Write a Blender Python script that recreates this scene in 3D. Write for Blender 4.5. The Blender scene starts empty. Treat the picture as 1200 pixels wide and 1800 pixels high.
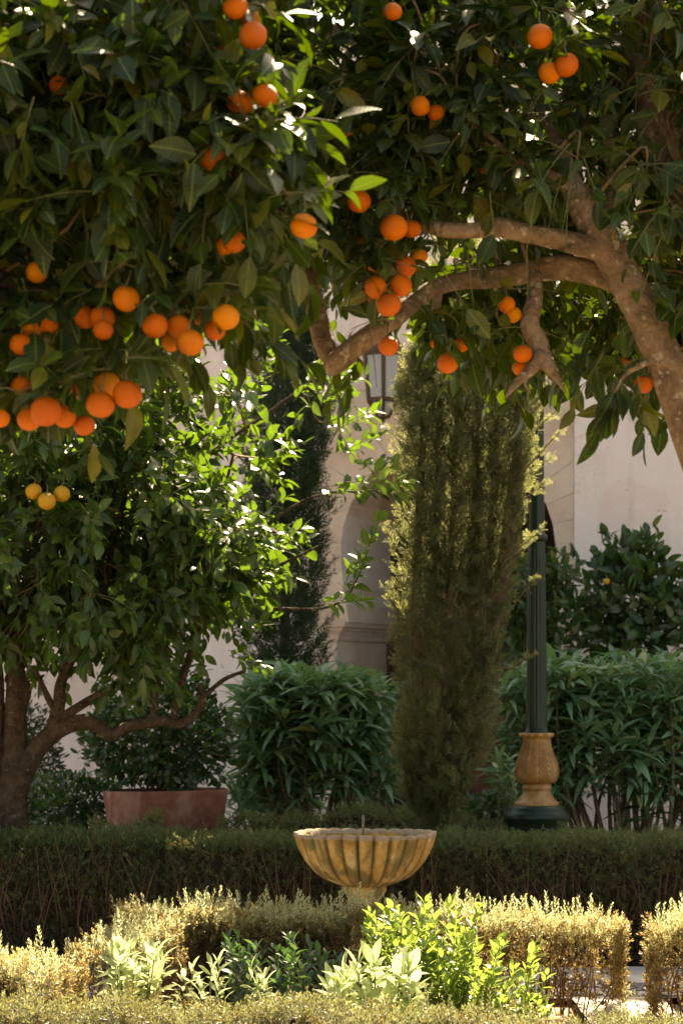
import bpy, math
import numpy as np
from mathutils import Matrix, Vector

# ------------------------------------------------------------------ camera, sky, sun, exposure
SC = bpy.context.scene
COL = SC.collection
H = 1.42          # camera height
F = 4250.0        # focal length in photograph pixels (85 mm on 36 mm)
HY = 1200.0       # horizon row
SUN_EL, SUN_AZ = 44.0, 16.0      # sun stands behind the wall, azimuth to the right of straight ahead

cam_d = bpy.data.cameras.new('camera')
cam = bpy.data.objects.new('camera', cam_d)
COL.objects.link(cam)
cam.location = (0, 0, H)
cam.rotation_euler = (math.radians(90), 0, 0)
cam_d.lens = 85
cam_d.sensor_width = 36
cam_d.shift_y = (HY - 900) / 1800
cam_d.clip_end = 2000
cam_d.dof.use_dof = True
cam_d.dof.focus_distance = 9.6
cam_d.dof.aperture_fstop = 5.6
SC.camera = cam

w = bpy.data.worlds.new('World')
SC.world = w
w.use_nodes = True
nt = w.node_tree
bg = nt.nodes['Background']
sky = nt.nodes.new('ShaderNodeTexSky')
sky.sky_type = 'NISHITA'
sky.sun_disc = False
sky.sun_elevation = math.radians(SUN_EL)
sky.sun_rotation = math.radians(SUN_AZ)
sky.dust_density = 2.5
nt.links.new(sky.outputs[0], bg.inputs[0])
bg.inputs[1].default_value = 0.095

sun_d = bpy.data.lights.new('sun', 'SUN')
sun_d.energy = 5.0
sun_d.angle = math.radians(0.53)
sun_d.color = (1.0, 0.93, 0.82)
sun = bpy.data.objects.new('sun', sun_d)
COL.objects.link(sun)
az, el = math.radians(SUN_AZ), math.radians(SUN_EL)
sdir = Vector((math.sin(az) * math.cos(el), math.cos(az) * math.cos(el), math.sin(el)))
sun.rotation_euler = sdir.to_track_quat('Z', 'Y').to_euler()
sun.location = (0, 30, 20)

vs = SC.view_settings
vs.view_transform = 'Standard'
vs.look = 'None'
vs.gamma = 1.0
vs.exposure = 2.25
try:
    vs.use_white_balance = True
    vs.white_balance_temperature = 9600
    vs.white_balance_tint = 12
except Exception:
    pass
SC.cycles.max_bounces = 8
SC.cycles.diffuse_bounces = 4
SC.cycles.glossy_bounces = 3
SC.cycles.transmission_bounces = 5
SC.cycles.transparent_max_bounces = 6
SC.cycles.sample_clamp_indirect = 6.0
SC.cycles.use_denoising = True

rng = np.random.default_rng(11)


# ------------------------------------------------------------------ helpers
def P(px, py, D):
    """a point of the garden: photograph pixel at distance D"""
    return np.array([(px - 600.0) / F * D, D, H - (py - HY) / F * D])


def PX(r, D):
    return r / F * D


def unit(v):
    v = np.asarray(v, float)
    n = np.linalg.norm(v, axis=-1, keepdims=True)
    return v / np.maximum(n, 1e-9)


def mesh_from(name, V, F4=None, F3=None, rnd=None, uv=None, smooth=True, mat=None):
    """V (n,3); F4 (m,4); F3 (k,3); rnd per vertex; uv per vertex"""
    me = bpy.data.meshes.new(name)
    V = np.asarray(V, np.float32)
    parts, tot = [], []
    if F4 is not None and len(F4):
        F4 = np.asarray(F4, np.int32)
        parts.append(F4.ravel()); tot.append(np.full(len(F4), 4, np.int32))
    if F3 is not None and len(F3):
        F3 = np.asarray(F3, np.int32)
        parts.append(F3.ravel()); tot.append(np.full(len(F3), 3, np.int32))
    loops = np.concatenate(parts); tot = np.concatenate(tot)
    me.vertices.add(len(V)); me.vertices.foreach_set('co', V.ravel())
    me.loops.add(len(loops)); me.loops.foreach_set('vertex_index', loops)
    me.polygons.add(len(tot))
    st = np.concatenate([[0], np.cumsum(tot)[:-1]]).astype(np.int32)
    me.polygons.foreach_set('loop_start', st)
    me.polygons.foreach_set('loop_total', tot)
    me.polygons.foreach_set('use_smooth', np.full(len(tot), smooth, bool))
    if rnd is not None:
        a = me.attributes.new('rnd', 'FLOAT', 'POINT')
        a.data.foreach_set('value', np.asarray(rnd, np.float32))
    if uv is not None:
        l = me.uv_layers.new(name='UVMap')
        l.data.foreach_set('uv', np.asarray(uv, np.float32)[loops].ravel())
    me.update(calc_edges=True)
    me.validate()
    if mat is not None:
        me.materials.append(mat)
    return me


def link(name, me, parent=None, kind=None, label=None):
    o = bpy.data.objects.new(name, me)
    COL.objects.link(o)
    if parent is not None:
        o.parent = parent
    if kind:
        o['kind'] = kind
    if label:
        o['label'] = label
    return o


def thing(name, label, cat, loc=(0, 0, 0), group=None):
    o = bpy.data.objects.new(name, None)
    o.empty_display_size = 0.1
    COL.objects.link(o)
    o.location = tuple(float(c) for c in loc)
    o['label'] = label
    o['category'] = cat
    if group:
        o['group'] = group
    return o


class MB:
    """collects geometry for ONE mesh object"""
    def __init__(s):
        s.V, s.F4, s.F3, s.R, s.U, s.n = [], [], [], [], [], 0

    def add(s, V, F4=None, F3=None, rnd=0.0, uv=None):
        V = np.asarray(V, float)
        s.V.append(V)
        if F4 is not None and len(F4): s.F4.append(np.asarray(F4) + s.n)
        if F3 is not None and len(F3): s.F3.append(np.asarray(F3) + s.n)
        s.R.append(np.broadcast_to(np.asarray(rnd, float), (len(V),)))
        s.U.append(np.zeros((len(V), 2)) if uv is None else uv)
        s.n += len(V)
        return s

    def mesh(s, name, mat, origin=(0, 0, 0), smooth=True):
        return mesh_from(name, np.concatenate(s.V) - np.asarray(origin, float),
                         np.concatenate(s.F4) if s.F4 else None,
                         np.concatenate(s.F3) if s.F3 else None,
                         np.concatenate(s.R), np.concatenate(s.U), smooth, mat)

    def build(s, name, mat, parent=None, kind=None, smooth=True, label=None):
        org = np.array(parent_loc(parent))
        return link(name, s.mesh(name, mat, org, smooth), parent, kind, label)


def parent_loc(p):
    l = np.zeros(3)
    while p is not None:
        l = l + np.array(p.location)
        p = p.parent
    return l


def catmull(pts, k=5):
    pts = np.asarray(pts, float)
    if len(pts) < 3:
        t = np.linspace(0, 1, k + 1)[:, None]
        return pts[0] * (1 - t) + pts[-1] * t
    q = np.vstack([2 * pts[0] - pts[1], pts, 2 * pts[-1] - pts[-2]])
    out = []
    for i in range(1, len(q) - 2):
        for t in np.arange(k) / k:
            a, b, c, d = q[i - 1], q[i], q[i + 1], q[i + 2]
            out.append(0.5 * (2 * b + (c - a) * t + (2 * a - 5 * b + 4 * c - d) * t * t + (3 * b - a - 3 * c + d) * t ** 3))
    out.append(pts[-1])
    return np.array(out)


def tube(mb, pts, rad, sides=8, sub=4, rough=0.0, rnd=0.0, cap=True):
    """tapered, smooth tube through pts; rough = relative lumpiness"""
    arr = np.column_stack([np.asarray(pts, float), np.asarray(rad, float)])
    arr = catmull(arr, sub) if sub > 1 else arr
    p, r = arr[:, :3], np.maximum(arr[:, 3], 1e-4)
    n = len(p)
    tan = unit(np.gradient(p, axis=0))
    up = np.array([0.3, 1.0, 0.2])
    x = unit(np.cross(tan[0], up))
    X = np.zeros_like(p)
    for i in range(n):
        x = x - tan[i] * np.dot(x, tan[i]); x = unit(x); X[i] = x
    Y = np.cross(tan, X)
    a = np.linspace(0, 2 * np.pi, sides, endpoint=False)
    R = np.repeat(r[:, None], sides, 1)
    if rough:
        ph = rng.uniform(0, 6.28, 6)
        s = np.concatenate([[0], np.cumsum(np.linalg.norm(np.diff(p, axis=0), axis=1))])[:, None]
        k = 1 / max(r.max(), .004)
        R = R * (1 + rough * (0.5 * np.sin(a[None] * 2 + s * k * .35 + ph[0]) + 0.5 * np.sin(a[None] * 3 - s * k * .6 + ph[1])
                              + 0.6 * np.sin(s * k * .8 + ph[2]) * np.sin(a[None] + ph[3]) + 0.35 * rng.normal(size=R.shape)))
    V = p[:, None] + R[..., None] * (np.cos(a)[None, :, None] * X[:, None] + np.sin(a)[None, :, None] * Y[:, None])
    V = V.reshape(-1, 3)
    i = np.arange(n - 1)[:, None] * sides
    j = np.arange(sides)[None]
    jn = (j + 1) % sides
    F4 = np.stack([i + j, i + jn, i + sides + jn, i + sides + j], -1).reshape(-1, 4)
    F3 = None
    if cap:
        V = np.vstack([V, p[0], p[-1]])
        c0, c1 = n * sides, n * sides + 1
        j = np.arange(sides); jn = (j + 1) % sides
        F3 = np.vstack([np.stack([np.full(sides, c0), jn, j], 1), np.stack([np.full(sides, c1), (n - 1) * sides + j, (n - 1) * sides + jn], 1)])
    mb.add(V, F4, F3, rnd)


def lathe(mb, prof, seg=48, center=(0, 0, 0), fn=None):
    """prof (r, z) list, revolved; fn(angle, r, z, i) -> r"""
    prof = np.asarray(prof, float)
    a = np.linspace(0, 2 * np.pi, seg, endpoint=False)
    R = np.repeat(prof[:, 0:1], seg, 1)
    Z = np.repeat(prof[:, 1:2], seg, 1)
    A = np.repeat(a[None], len(prof), 0)
    if fn is not None:
        R, Z = fn(A, R, Z)
    V = np.stack([R * np.cos(A), R * np.sin(A), Z], -1).reshape(-1, 3) + np.asarray(center, float)
    n = len(prof)
    i = np.arange(n - 1)[:, None] * seg
    j = np.arange(seg)[None]; jn = (j + 1) % seg
    F4 = np.stack([i + j, i + jn, i + seg + jn, i + seg + j], -1).reshape(-1, 4)
    mb.add(V, F4)


def box(mb, lo, hi, M=None):
    lo, hi = np.asarray(lo, float), np.asarray(hi, float)
    V = np.array([[x, y, z] for x in (0, 1) for y in (0, 1) for z in (0, 1)], float) * (hi - lo) + lo
    if M is not None:
        V = M(V)
    mb.add(V, [[0, 1, 3, 2], [4, 6, 7, 5], [0, 4, 5, 1], [2, 3, 7, 6], [0, 2, 6, 4], [1, 5, 7, 3]])


def frames(d, nrm=None, roll=0.6):
    """rotation matrices whose column 1 is d and column 2 is close to nrm"""
    d = unit(d)
    if nrm is None:
        nrm = rng.normal(size=d.shape)
    nrm = nrm + rng.normal(size=d.shape) * roll
    x = unit(np.cross(d, nrm))
    z = np.cross(x, d)
    return np.stack([x, d, z], -1)


def scatter(mb, tmpl, pos, R, scale, rnd=None):
    """copies of a template (V, F4, F3, uv) placed at pos with frames R and sizes"""
    V, F4, F3, uv = tmpl
    N, k = len(pos), len(V)
    if N == 0:
        return
    scale = np.asarray(scale, float)
    if scale.ndim == 1:
        scale = np.repeat(scale[:, None], 3, 1)
    W = np.einsum('nij,nkj->nki', R, V[None] * scale[:, None]) + pos[:, None]
    off = (np.arange(N) * k)[:, None, None]
    f4 = (np.asarray(F4)[None] + off).reshape(-1, 4) if F4 is not None and len(F4) else None
    f3 = (np.asarray(F3)[None] + off).reshape(-1, 3) if F3 is not None and len(F3) else None
    if rnd is None:
        rnd = rng.random(N)
    mb.add(W.reshape(-1, 3), f4, f3, np.repeat(rnd, k), np.tile(uv, (N, 1)))


def in_poly(pt, poly):
    x, y = pt
    c = False
    j = len(poly) - 1
    for i in range(len(poly)):
        xi, yi = poly[i]; xj, yj = poly[j]
        if (yi > y) != (yj > y) and x < (xj - xi) * (y - yi) / (yj - yi) + xi:
            c = not c
        j = i
    return c


# ------------------------------------------------------------------ leaf templates
LO_MODE = False


def leaf_tmpl(width=0.45, curl=0.25, fold=0.25, wav=0.0, twist=0.0):
    if LO_MODE:
        st, ws = [0.0, 0.2, 0.5, 0.8, 1.0], [0.0, 0.72, 1.0, 0.62, 0.0]
    else:
        st, ws = [0.0, 0.10, 0.28, 0.5, 0.72, 0.9, 1.0], [0.0, 0.42, 0.86, 1.0, 0.78, 0.34, 0.0]
    V, uv = [], []
    for t, wd in zip(st, ws):
        z0 = curl * (0.25 * t - t * t)
        hw = wd * width / 2
        tw = twist * t
        if wd == 0:
            V.append([0, t, z0]); uv.append([.5, t])
        else:
            for s in (-1, 0, 1):
                zz = z0 + abs(s) * hw * fold + wav * s * math.sin(t * 9 + s)
                V.append([s * hw * math.cos(tw), t, zz + s * hw * math.sin(tw)]); uv.append([.5 + s * .5 * wd, t])
    m = len(st) - 2
    F4, F3 = [], [[0, 2, 1], [0, 3, 2]]
    for k in range(m - 1):
        b = 1 + 3 * k
        F4 += [[b, b + 1, b + 4, b + 3], [b + 1, b + 2, b + 5, b + 4]]
    b = 1 + 3 * (m - 1)
    F3 += [[b, b + 1, b + 3], [b + 1, b + 2, b + 3]]
    return np.array(V, float), np.array(F4), np.array(F3), np.array(uv, float)


def leaf_set(*specs):
    """[(fine template, coarse template)]"""
    global LO_MODE
    out = []
    for sp in specs:
        LO_MODE = False; hi = leaf_tmpl(**sp)
        LO_MODE = True; out.append((hi, leaf_tmpl(**sp)))
    LO_MODE = False
    return out


L_ORANGE = leaf_set(dict(width=.50, curl=.22, fold=.22, wav=.012), dict(width=.55, curl=.38, fold=.12, wav=.02, twist=.3), dict(width=.46, curl=.10, fold=.32, wav=.01, twist=-.3), dict(width=.5, curl=.6, fold=.45, wav=.015, twist=.5))
L_OLEA = leaf_set(dict(width=.23, curl=.6, fold=.2), dict(width=.20, curl=1.0, fold=.2, wav=.01), dict(width=.24, curl=.35, fold=.25))
L_SMALL = leaf_set(dict(width=.58, curl=.2, fold=.25), dict(width=.52, curl=.3, fold=.15, wav=.02))
L_SAGE = leaf_set(dict(width=.34, curl=.3, fold=.3), dict(width=.30, curl=.15, fold=.2, wav=.02))
L_BROAD = leaf_set(dict(width=.38, curl=.35, fold=.3), dict(width=.42, curl=.2, fold=.2, wav=.02), dict(width=.36, curl=.5, fold=.25))
L_STRAP = leaf_set(dict(width=.13, curl=.7, fold=.35), dict(width=.11, curl=1.0, fold=.35))


def sprig_tmpl(n=22, spread=0.75, nl=0.24, nw=0.042, seed=1):
    r = np.random.default_rng(seed)
    V, F4 = [], []
    # stem: two crossed slivers
    for d in ((1, 0), (0, 1)):
        b = len(V)
        V += [[-.012 * d[0], 0, -.012 * d[1]], [.012 * d[0], 0, .012 * d[1]], [.006 * d[0], 1, .006 * d[1]], [-.006 * d[0], 1, -.006 * d[1]]]
        F4.append([b, b + 1, b + 2, b + 3])
    for i in range(n):
        t = (i + .5) / n
        a = i * 2.4 + r.normal() * .3
        l = nl * (1.05 - .45 * t) * r.uniform(.8, 1.2)
        e = spread * (1.1 - .6 * t)
        rad = np.array([math.cos(a), 0, math.sin(a)])
        d = unit(rad * math.sin(e) + np.array([0, 1, 0]) * math.cos(e))
        s = unit(np.cross(d, rad + np.array([0, .3, 0]))) * nw / 2
        p = np.array([0, t, 0])
        b = len(V)
        V += [list(p), list(p + d * l * .55 + s), list(p + d * l), list(p + d * l * .55 - s)]
        F4.append([b, b + 1, b + 2, b + 3])
    V = np.array(V, float)
    return V, np.array(F4), None, np.column_stack([np.full(len(V), .5), V[:, 1]])


def spray_tmpl(n=9, seed=1, flat=0.35):
    """feathery flat spray of a cypress"""
    r = np.random.default_rng(seed)
    V, F4 = [], []

    def sliver(p, d, l, wd):
        up = np.array([r.normal() * .4, r.normal() * .4, 1])
        s = unit(np.cross(d, up)) * wd / 2
        b = len(V)
        V.extend([list(p - s * .4), list(p + d * l * .5 - s), list(p + d * l), list(p + d * l * .5 + s)])
        F4.append([b, b + 1, b + 2, b + 3])
    sliver(np.zeros(3), np.array([0, 1., 0]), 1.0, .035)
    for i in range(n):
        t = .12 + .8 * i / n
        for sgn in (-1, 1):
            l = (.42 * (1 - t) + .12) * r.uniform(.75, 1.2)
            d = unit(np.array([sgn * .75, 1, r.normal() * flat]))
            p = np.array([0, t + r.normal() * .02, 0])
            sliver(p, d, l, .05)
            if l > .2:
                sliver(p + d * l * .4, unit(d + np.array([sgn * .6, -.1, r.normal() * flat])), l * .5, .045)
    V = np.array(V, float)
    return V, np.array(F4), None, np.column_stack([np.full(len(V), .5), V[:, 1]])


SPRIGS = [sprig_tmpl(13, .95, .36, .10, s) for s in (1, 2, 3)]
SPRIGS_LONG = [sprig_tmpl(22, .95, .24, .065, s) for s in (4, 5)]
SPRAYS = [spray_tmpl(5, s) for s in (1, 2, 3)]


# ------------------------------------------------------------------ materials
def new_mat(name):
    m = bpy.data.materials.new(name)
    m.use_nodes = True
    t = m.node_tree
    return m, t, t.nodes['Principled BSDF'], t.nodes['Material Output']


def nd(t, typ, **kw):
    n = t.nodes.new(typ)
    for k, v in kw.items():
        if isinstance(k, str) and hasattr(n, k):
            setattr(n, k, v)
        else:
            n.inputs[k].default_value = v
    return n


def ramp(t, stops, fac):
    r = t.nodes.new('ShaderNodeValToRGB')
    e = r.color_ramp.elements
    while len(e) < len(stops): e.new(0.5)
    for k, (p, c) in enumerate(stops):
        e[k].position = p; e[k].color = (*c, 1) if len(c) == 3 else c
    t.links.new(fac, r.inputs[0])
    return r


def noise(t, scale, detail=4, rough=.55, vec=None, dist=0.0):
    n = t.nodes.new('ShaderNodeTexNoise')
    n.inputs['Scale'].default_value = scale
    n.inputs['Detail'].default_value = detail
    n.inputs['Roughness'].default_value = rough
    n.inputs['Distortion'].default_value = dist
    if vec is not None: t.links.new(vec, n.inputs['Vector'])
    return n


def mixc(t, a, b, fac, mode='MIX'):
    m = t.nodes.new('ShaderNodeMix')
    m.data_type = 'RGBA'; m.blend_type = mode
    for s, v in ((6, a), (7, b), (0, fac)):
        if isinstance(v, (int, float)): m.inputs[s].default_value = v
        elif isinstance(v, tuple): m.inputs[s].default_value = (*v, 1)
        else: t.links.new(v, m.inputs[s])
    return m.outputs[2]


def math_n(t, op, a, b=None):
    m = t.nodes.new('ShaderNodeMath'); m.operation = op
    for s, v in ((0, a), (1, b)):
        if v is None: continue
        if isinstance(v, (int, float)): m.inputs[s].default_value = v
        else: t.links.new(v, m.inputs[s])
    return m.outputs[0]


def bump(t, height, strength, dist, bs):
    b = t.nodes.new('ShaderNodeBump')
    b.inputs['Strength'].default_value = strength
    b.inputs['Distance'].default_value = dist
    t.links.new(height, b.inputs['Height'])
    t.links.new(b.outputs[0], bs.inputs['Normal'])


def rnd_val(t):
    a = t.nodes.new('ShaderNodeAttribute'); a.attribute_name = 'rnd'
    o = t.nodes.new('ShaderNodeObjectInfo')
    has = math_n(t, 'GREATER_THAN', a.outputs['Fac'], 1e-6)
    return math_n(t, 'ADD', a.outputs['Fac'], math_n(t, 'MULTIPLY', o.outputs['Random'], math_n(t, 'SUBTRACT', 1.0, has)))


def leaf_mat(name, stops, trans, tfac=.4, rough=.38, spec=.5, vein=True, veincol=(.16, .22, .05), blotch=1.0):
    m, t, bs, out = new_mat(name)
    rv = rnd_val(t)
    base = ramp(t, stops, rv).outputs[0]
    if vein:
        uvn = t.nodes.new('ShaderNodeUVMap')
        sp = t.nodes.new('ShaderNodeSeparateXYZ'); t.links.new(uvn.outputs[0], sp.inputs[0])
        du = math_n(t, 'ABSOLUTE', math_n(t, 'SUBTRACT', sp.outputs[0], .5))
        rib = math_n(t, 'LESS_THAN', du, .03)
        sv = math_n(t, 'SINE', math_n(t, 'MULTIPLY', math_n(t, 'SUBTRACT', sp.outputs[1], math_n(t, 'MULTIPLY', du, .35)), 62.0))
        svm = math_n(t, 'MULTIPLY', math_n(t, 'GREATER_THAN', sv, .86), .25)
        base = mixc(t, base, veincol, math_n(t, 'MAXIMUM', math_n(t, 'MULTIPLY', rib, .6), svm))
        bump(t, sv, .12, .002, bs)
    geo = t.nodes.new('ShaderNodeNewGeometry')
    ns = noise(t, 9.0, 3, .6, geo.outputs['Position'])
    base = mixc(t, base, mixc(t, base, (.55, .55, .55), blotch, 'MULTIPLY'), ramp(t, [(.42, (0, 0, 0)), (.62, (1, 1, 1))], ns.outputs[0]).outputs[0])
    t.links.new(base, bs.inputs['Base Color'])
    bs.inputs['Roughness'].default_value = rough
    bs.inputs['Specular IOR Level'].default_value = spec
    tr = t.nodes.new('ShaderNodeBsdfTranslucent')
    if isinstance(trans, list): trans = ramp(t, trans, rv).outputs[0]
    t.links.new(mixc(t, trans, base, .15), tr.inputs[0])
    mx = t.nodes.new('ShaderNodeMixShader'); mx.inputs[0].default_value = tfac
    t.links.new(bs.outputs[0], mx.inputs[1]); t.links.new(tr.outputs[0], mx.inputs[2])
    t.links.new(mx.outputs[0], out.inputs[0])
    return m


G_ORANGE = [(0, (.005, .017, .009)), (.4, (.009, .026, .008)), (.7, (.02, .038, .008)), (.9, (.05, .058, .009)), (1, (.14, .11, .012))]
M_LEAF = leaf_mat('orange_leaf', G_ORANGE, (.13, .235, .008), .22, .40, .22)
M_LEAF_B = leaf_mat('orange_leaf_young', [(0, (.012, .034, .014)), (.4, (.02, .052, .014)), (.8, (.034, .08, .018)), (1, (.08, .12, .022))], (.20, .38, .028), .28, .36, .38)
M_SHRUB = leaf_mat('shrub_leaf', [(0, (.015, .045, .018)), (.5, (.025, .07, .022)), (.9, (.04, .10, .028)), (1, (.16, .15, .03))], (.12, .28, .03), .3, .36)
M_BOX = leaf_mat('clipped_bush_leaf', [(0, (.014, .045, .018)), (.6, (.024, .07, .026)), (1, (.045, .10, .03))], (.10, .24, .03), .28, .32, vein=False)
M_OLEA = leaf_mat('narrow_leaf', [(0, (.085, .20, .11)), (.5, (.15, .29, .16)), (.9, (.20, .35, .19)), (1, (.34, .32, .10))], (.16, .34, .07), .3, .42, blotch=.2)
M_SAGE = leaf_mat('pale_sage_leaf', [(0, (.20, .27, .12)), (.6, (.28, .35, .16)), (1, (.36, .41, .2))], (.66, .74, .36), .48, .6, .3, blotch=.2)
M_BRIGHT = leaf_mat('bright_leaf', [(0, (.04, .09, .02)), (.5, (.07, .15, .025)), (1, (.13, .2, .04))], (.42, .60, .10), .45, .34)
M_DARKL = leaf_mat('dark_herb_leaf', [(0, (.02, .06, .03)), (.6, (.03, .085, .04)), (1, (.06, .12, .05))], (.12, .26, .05), .3, .36)
M_CYP = leaf_mat('cypress_spray', [(0, (.018, .030, .012)), (.5, (.028, .042, .016)), (.85, (.042, .052, .02)), (1, (.10, .06, .03))], (.44, .47, .19), .44, .6, .25, vein=False)
M_CYPD = leaf_mat('dark_cypress_spray', [(0, (.02, .045, .022)), (.6, (.03, .06, .03)), (1, (.05, .075, .035))], (.12, .2, .06), .3, .6, .25, vein=False)
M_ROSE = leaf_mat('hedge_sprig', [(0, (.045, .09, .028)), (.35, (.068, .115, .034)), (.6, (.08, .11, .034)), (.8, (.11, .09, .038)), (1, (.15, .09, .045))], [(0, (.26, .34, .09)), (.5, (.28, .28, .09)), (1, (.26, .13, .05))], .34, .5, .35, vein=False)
M_ROSE_LIT = leaf_mat('sunlit_toned_hedge_sprig', [(0, (.15, .18, .07)), (.28, (.20, .20, .08)), (.45, (.19, .155, .06)), (.7, (.15, .10, .038)), (1, (.11, .06, .026))], [(0, (.78, .84, .46)), (.28, (.80, .78, .42)), (.5, (.58, .48, .19)), (.75, (.36, .24, .075)), (1, (.22, .12, .04))], .46, .45, .5, vein=False)  # sunlight put into the colour: cream tops, sides darkened for shade
M_ROSE_SHADE = leaf_mat('shade_toned_front_hedge_sprig', [(0, (.05, .075, .024)), (.4, (.06, .075, .024)), (.7, (.075, .065, .023)), (1, (.10, .055, .02))], [(0, (.44, .48, .20)), (.4, (.34, .34, .12)), (.75, (.24, .17, .05)), (1, (.2, .1, .03))], .36, .5, .4, vein=False)  # hedge sprig darkened so that its colour carries the shade


def simple_mat(name, stops, scale, rough=.8, bmp=.3, bdist=.01, detail=6, spec=.3, dist=0.3, stain=None):
    m, t, bs, out = new_mat(name)
    g = t.nodes.new('ShaderNodeNewGeometry')
    n1 = noise(t, scale, detail, .6, g.outputs['Position'], dist)
    base = ramp(t, stops, n1.outputs[0]).outputs[0]
    if stain:
        mp = t.nodes.new('ShaderNodeMapping'); t.links.new(g.outputs['Position'], mp.inputs[0]); mp.inputs['Scale'].default_value = (1, 1, stain[2])
        n9 = noise(t, stain[1], 8, .65, mp.outputs[0], .8)
        base = mixc(t, base, stain[0], math_n(t, 'MULTIPLY', ramp(t, [(.50, (0, 0, 0)), (.66, (1, 1, 1))], n9.outputs[0]).outputs[0], stain[3]))
    t.links.new(base, bs.inputs['Base Color'])
    bs.inputs['Roughness'].default_value = rough
    bs.inputs['Specular IOR Level'].default_value = spec
    n2 = noise(t, scale * 5, 4, .65, g.outputs['Position'])
    bump(t, n2.outputs[0], bmp, bdist, bs)
    return m


def bark_mat(name, stops, lichen, lic=.62, sc=14):
    m, t, bs, out = new_mat(name)
    g = t.nodes.new('ShaderNodeNewGeometry')
    n1 = noise(t, sc, 7, .65, g.outputs['Position'], .6)
    n2 = noise(t, sc * 2.2, 3, .5, g.outputs['Position'])
    base = ramp(t, stops, n1.outputs[0]).outputs[0]
    lm = ramp(t, [(lic, (0, 0, 0)), (lic + .05, (1, 1, 1))], n2.outputs[0]).outputs[0]
    t.links.new(mixc(t, base, lichen, lm), bs.inputs['Base Color'])
    bs.inputs['Roughness'].default_value = .85
    bs.inputs['Specular IOR Level'].default_value = .25
    n3 = noise(t, sc * 5, 6, .7, g.outputs['Position'], .4)
    vo = t.nodes.new('ShaderNodeTexVoronoi'); vo.inputs['Scale'].default_value = sc * 3.2; t.links.new(g.outputs['Position'], vo.inputs[0])
    hgt = math_n(t, 'ADD', math_n(t, 'ADD', n3.outputs[0], math_n(t, 'MULTIPLY', n1.outputs[0], 1.5)), math_n(t, 'MULTIPLY', vo.outputs[0], .6))
    bump(t, hgt, 1.0, .03, bs)
    return m


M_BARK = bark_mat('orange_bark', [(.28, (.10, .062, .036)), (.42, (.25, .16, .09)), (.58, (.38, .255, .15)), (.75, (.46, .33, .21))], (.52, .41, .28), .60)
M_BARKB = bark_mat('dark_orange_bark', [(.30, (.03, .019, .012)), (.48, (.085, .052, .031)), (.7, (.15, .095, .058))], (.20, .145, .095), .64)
M_CYPBARK = bark_mat('cypress_bark', [(.25, (.10, .06, .04)), (.6, (.22, .13, .085)), (.8, (.28, .18, .12))], (.2, .14, .1), .8)
M_TWIG = simple_mat('twig_bark', [(.3, (.10, .065, .03)), (.7, (.20, .13, .065))], 30, .8)
M_GTWIG = simple_mat('green_twig', [(.3, (.07, .085, .03)), (.7, (.14, .13, .05))], 30, .7)
M_RTWIG = simple_mat('hedge_twig', [(.3, (.11, .05, .026)), (.7, (.20, .10, .05))], 30, .85)
M_CORE = simple_mat('hedge_light_block_core', [(.3, (.03, .024, .014)), (.7, (.075, .055, .03))], 60, .95, .9, .03)  # dark filler that stops light inside the hedges
M_SOIL = simple_mat('soil', [(.3, (.20, .15, .10)), (.55, (.30, .24, .165)), (.8, (.38, .31, .23))], 6, .95, .6, .02)
M_STEM = simple_mat('grey_brown_stem', [(.3, (.06, .042, .024)), (.7, (.16, .11, .065))], 25, .85)

# plaster
def plaster_mat():
    m, t, bs, out = new_mat('wall_plaster')
    g = t.nodes.new('ShaderNodeNewGeometry')
    pos = g.outputs['Position']
    n1 = noise(t, 1.1, 6, .6, pos, .4)
    base = ramp(t, [(.3, (.60, .46, .40)), (.5, (.71, .57, .51)), (.72, (.76, .645, .59))], n1.outputs[0]).outputs[0]
    mp = t.nodes.new('ShaderNodeMapping'); t.links.new(pos, mp.inputs[0]); mp.inputs['Scale'].default_value = (1, 1, .22)
    n2 = noise(t, 3.2, 7, .65, mp.outputs[0], .6)
    base = mixc(t, base, (.40, .27, .21), math_n(t, 'MULTIPLY', ramp(t, [(.50, (0, 0, 0)), (.72, (1, 1, 1))], n2.outputs[0]).outputs[0], .55))
    n3 = noise(t, 16, 5, .6, pos)
    base = mixc(t, base, (.22, .15, .11), math_n(t, 'MULTIPLY', ramp(t, [(.66, (0, 0, 0)), (.73, (1, 1, 1))], n3.outputs[0]).outputs[0], .6))
    n5 = noise(t, .9, 5, .55, pos, 1.2)      # patch repairs
    base = mixc(t, base, (.78, .69, .63), math_n(t, 'MULTIPLY', ramp(t, [(.56, (0, 0, 0)), (.575, (1, 1, 1))], n5.outputs[0]).outputs[0], .45))
    n6 = noise(t, 4.5, 9, .62, pos, 2.5)     # hair cracks
    crk = ramp(t, [(.490, (0, 0, 0)), (.499, (1, 1, 1)), (.508, (0, 0, 0))], n6.outputs[0]).outputs[0]
    n7 = noise(t, .8, 2, .5, pos)
    base = mixc(t, base, (.30, .22, .18), math_n(t, 'MULTIPLY', math_n(t, 'MULTIPLY', crk, ramp(t, [(.5, (0, 0, 0)), (.6, (1, 1, 1))], n7.outputs[0]).outputs[0]), .7))
    t.links.new(base, bs.inputs['Base Color'])
    bs.inputs['Roughness'].default_value = .92
    bs.inputs['Specular IOR Level'].default_value = .2
    n4 = noise(t, 7, 9, .7, pos)
    bump(t, n4.outputs[0], .35, .03, bs)
    return m


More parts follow.
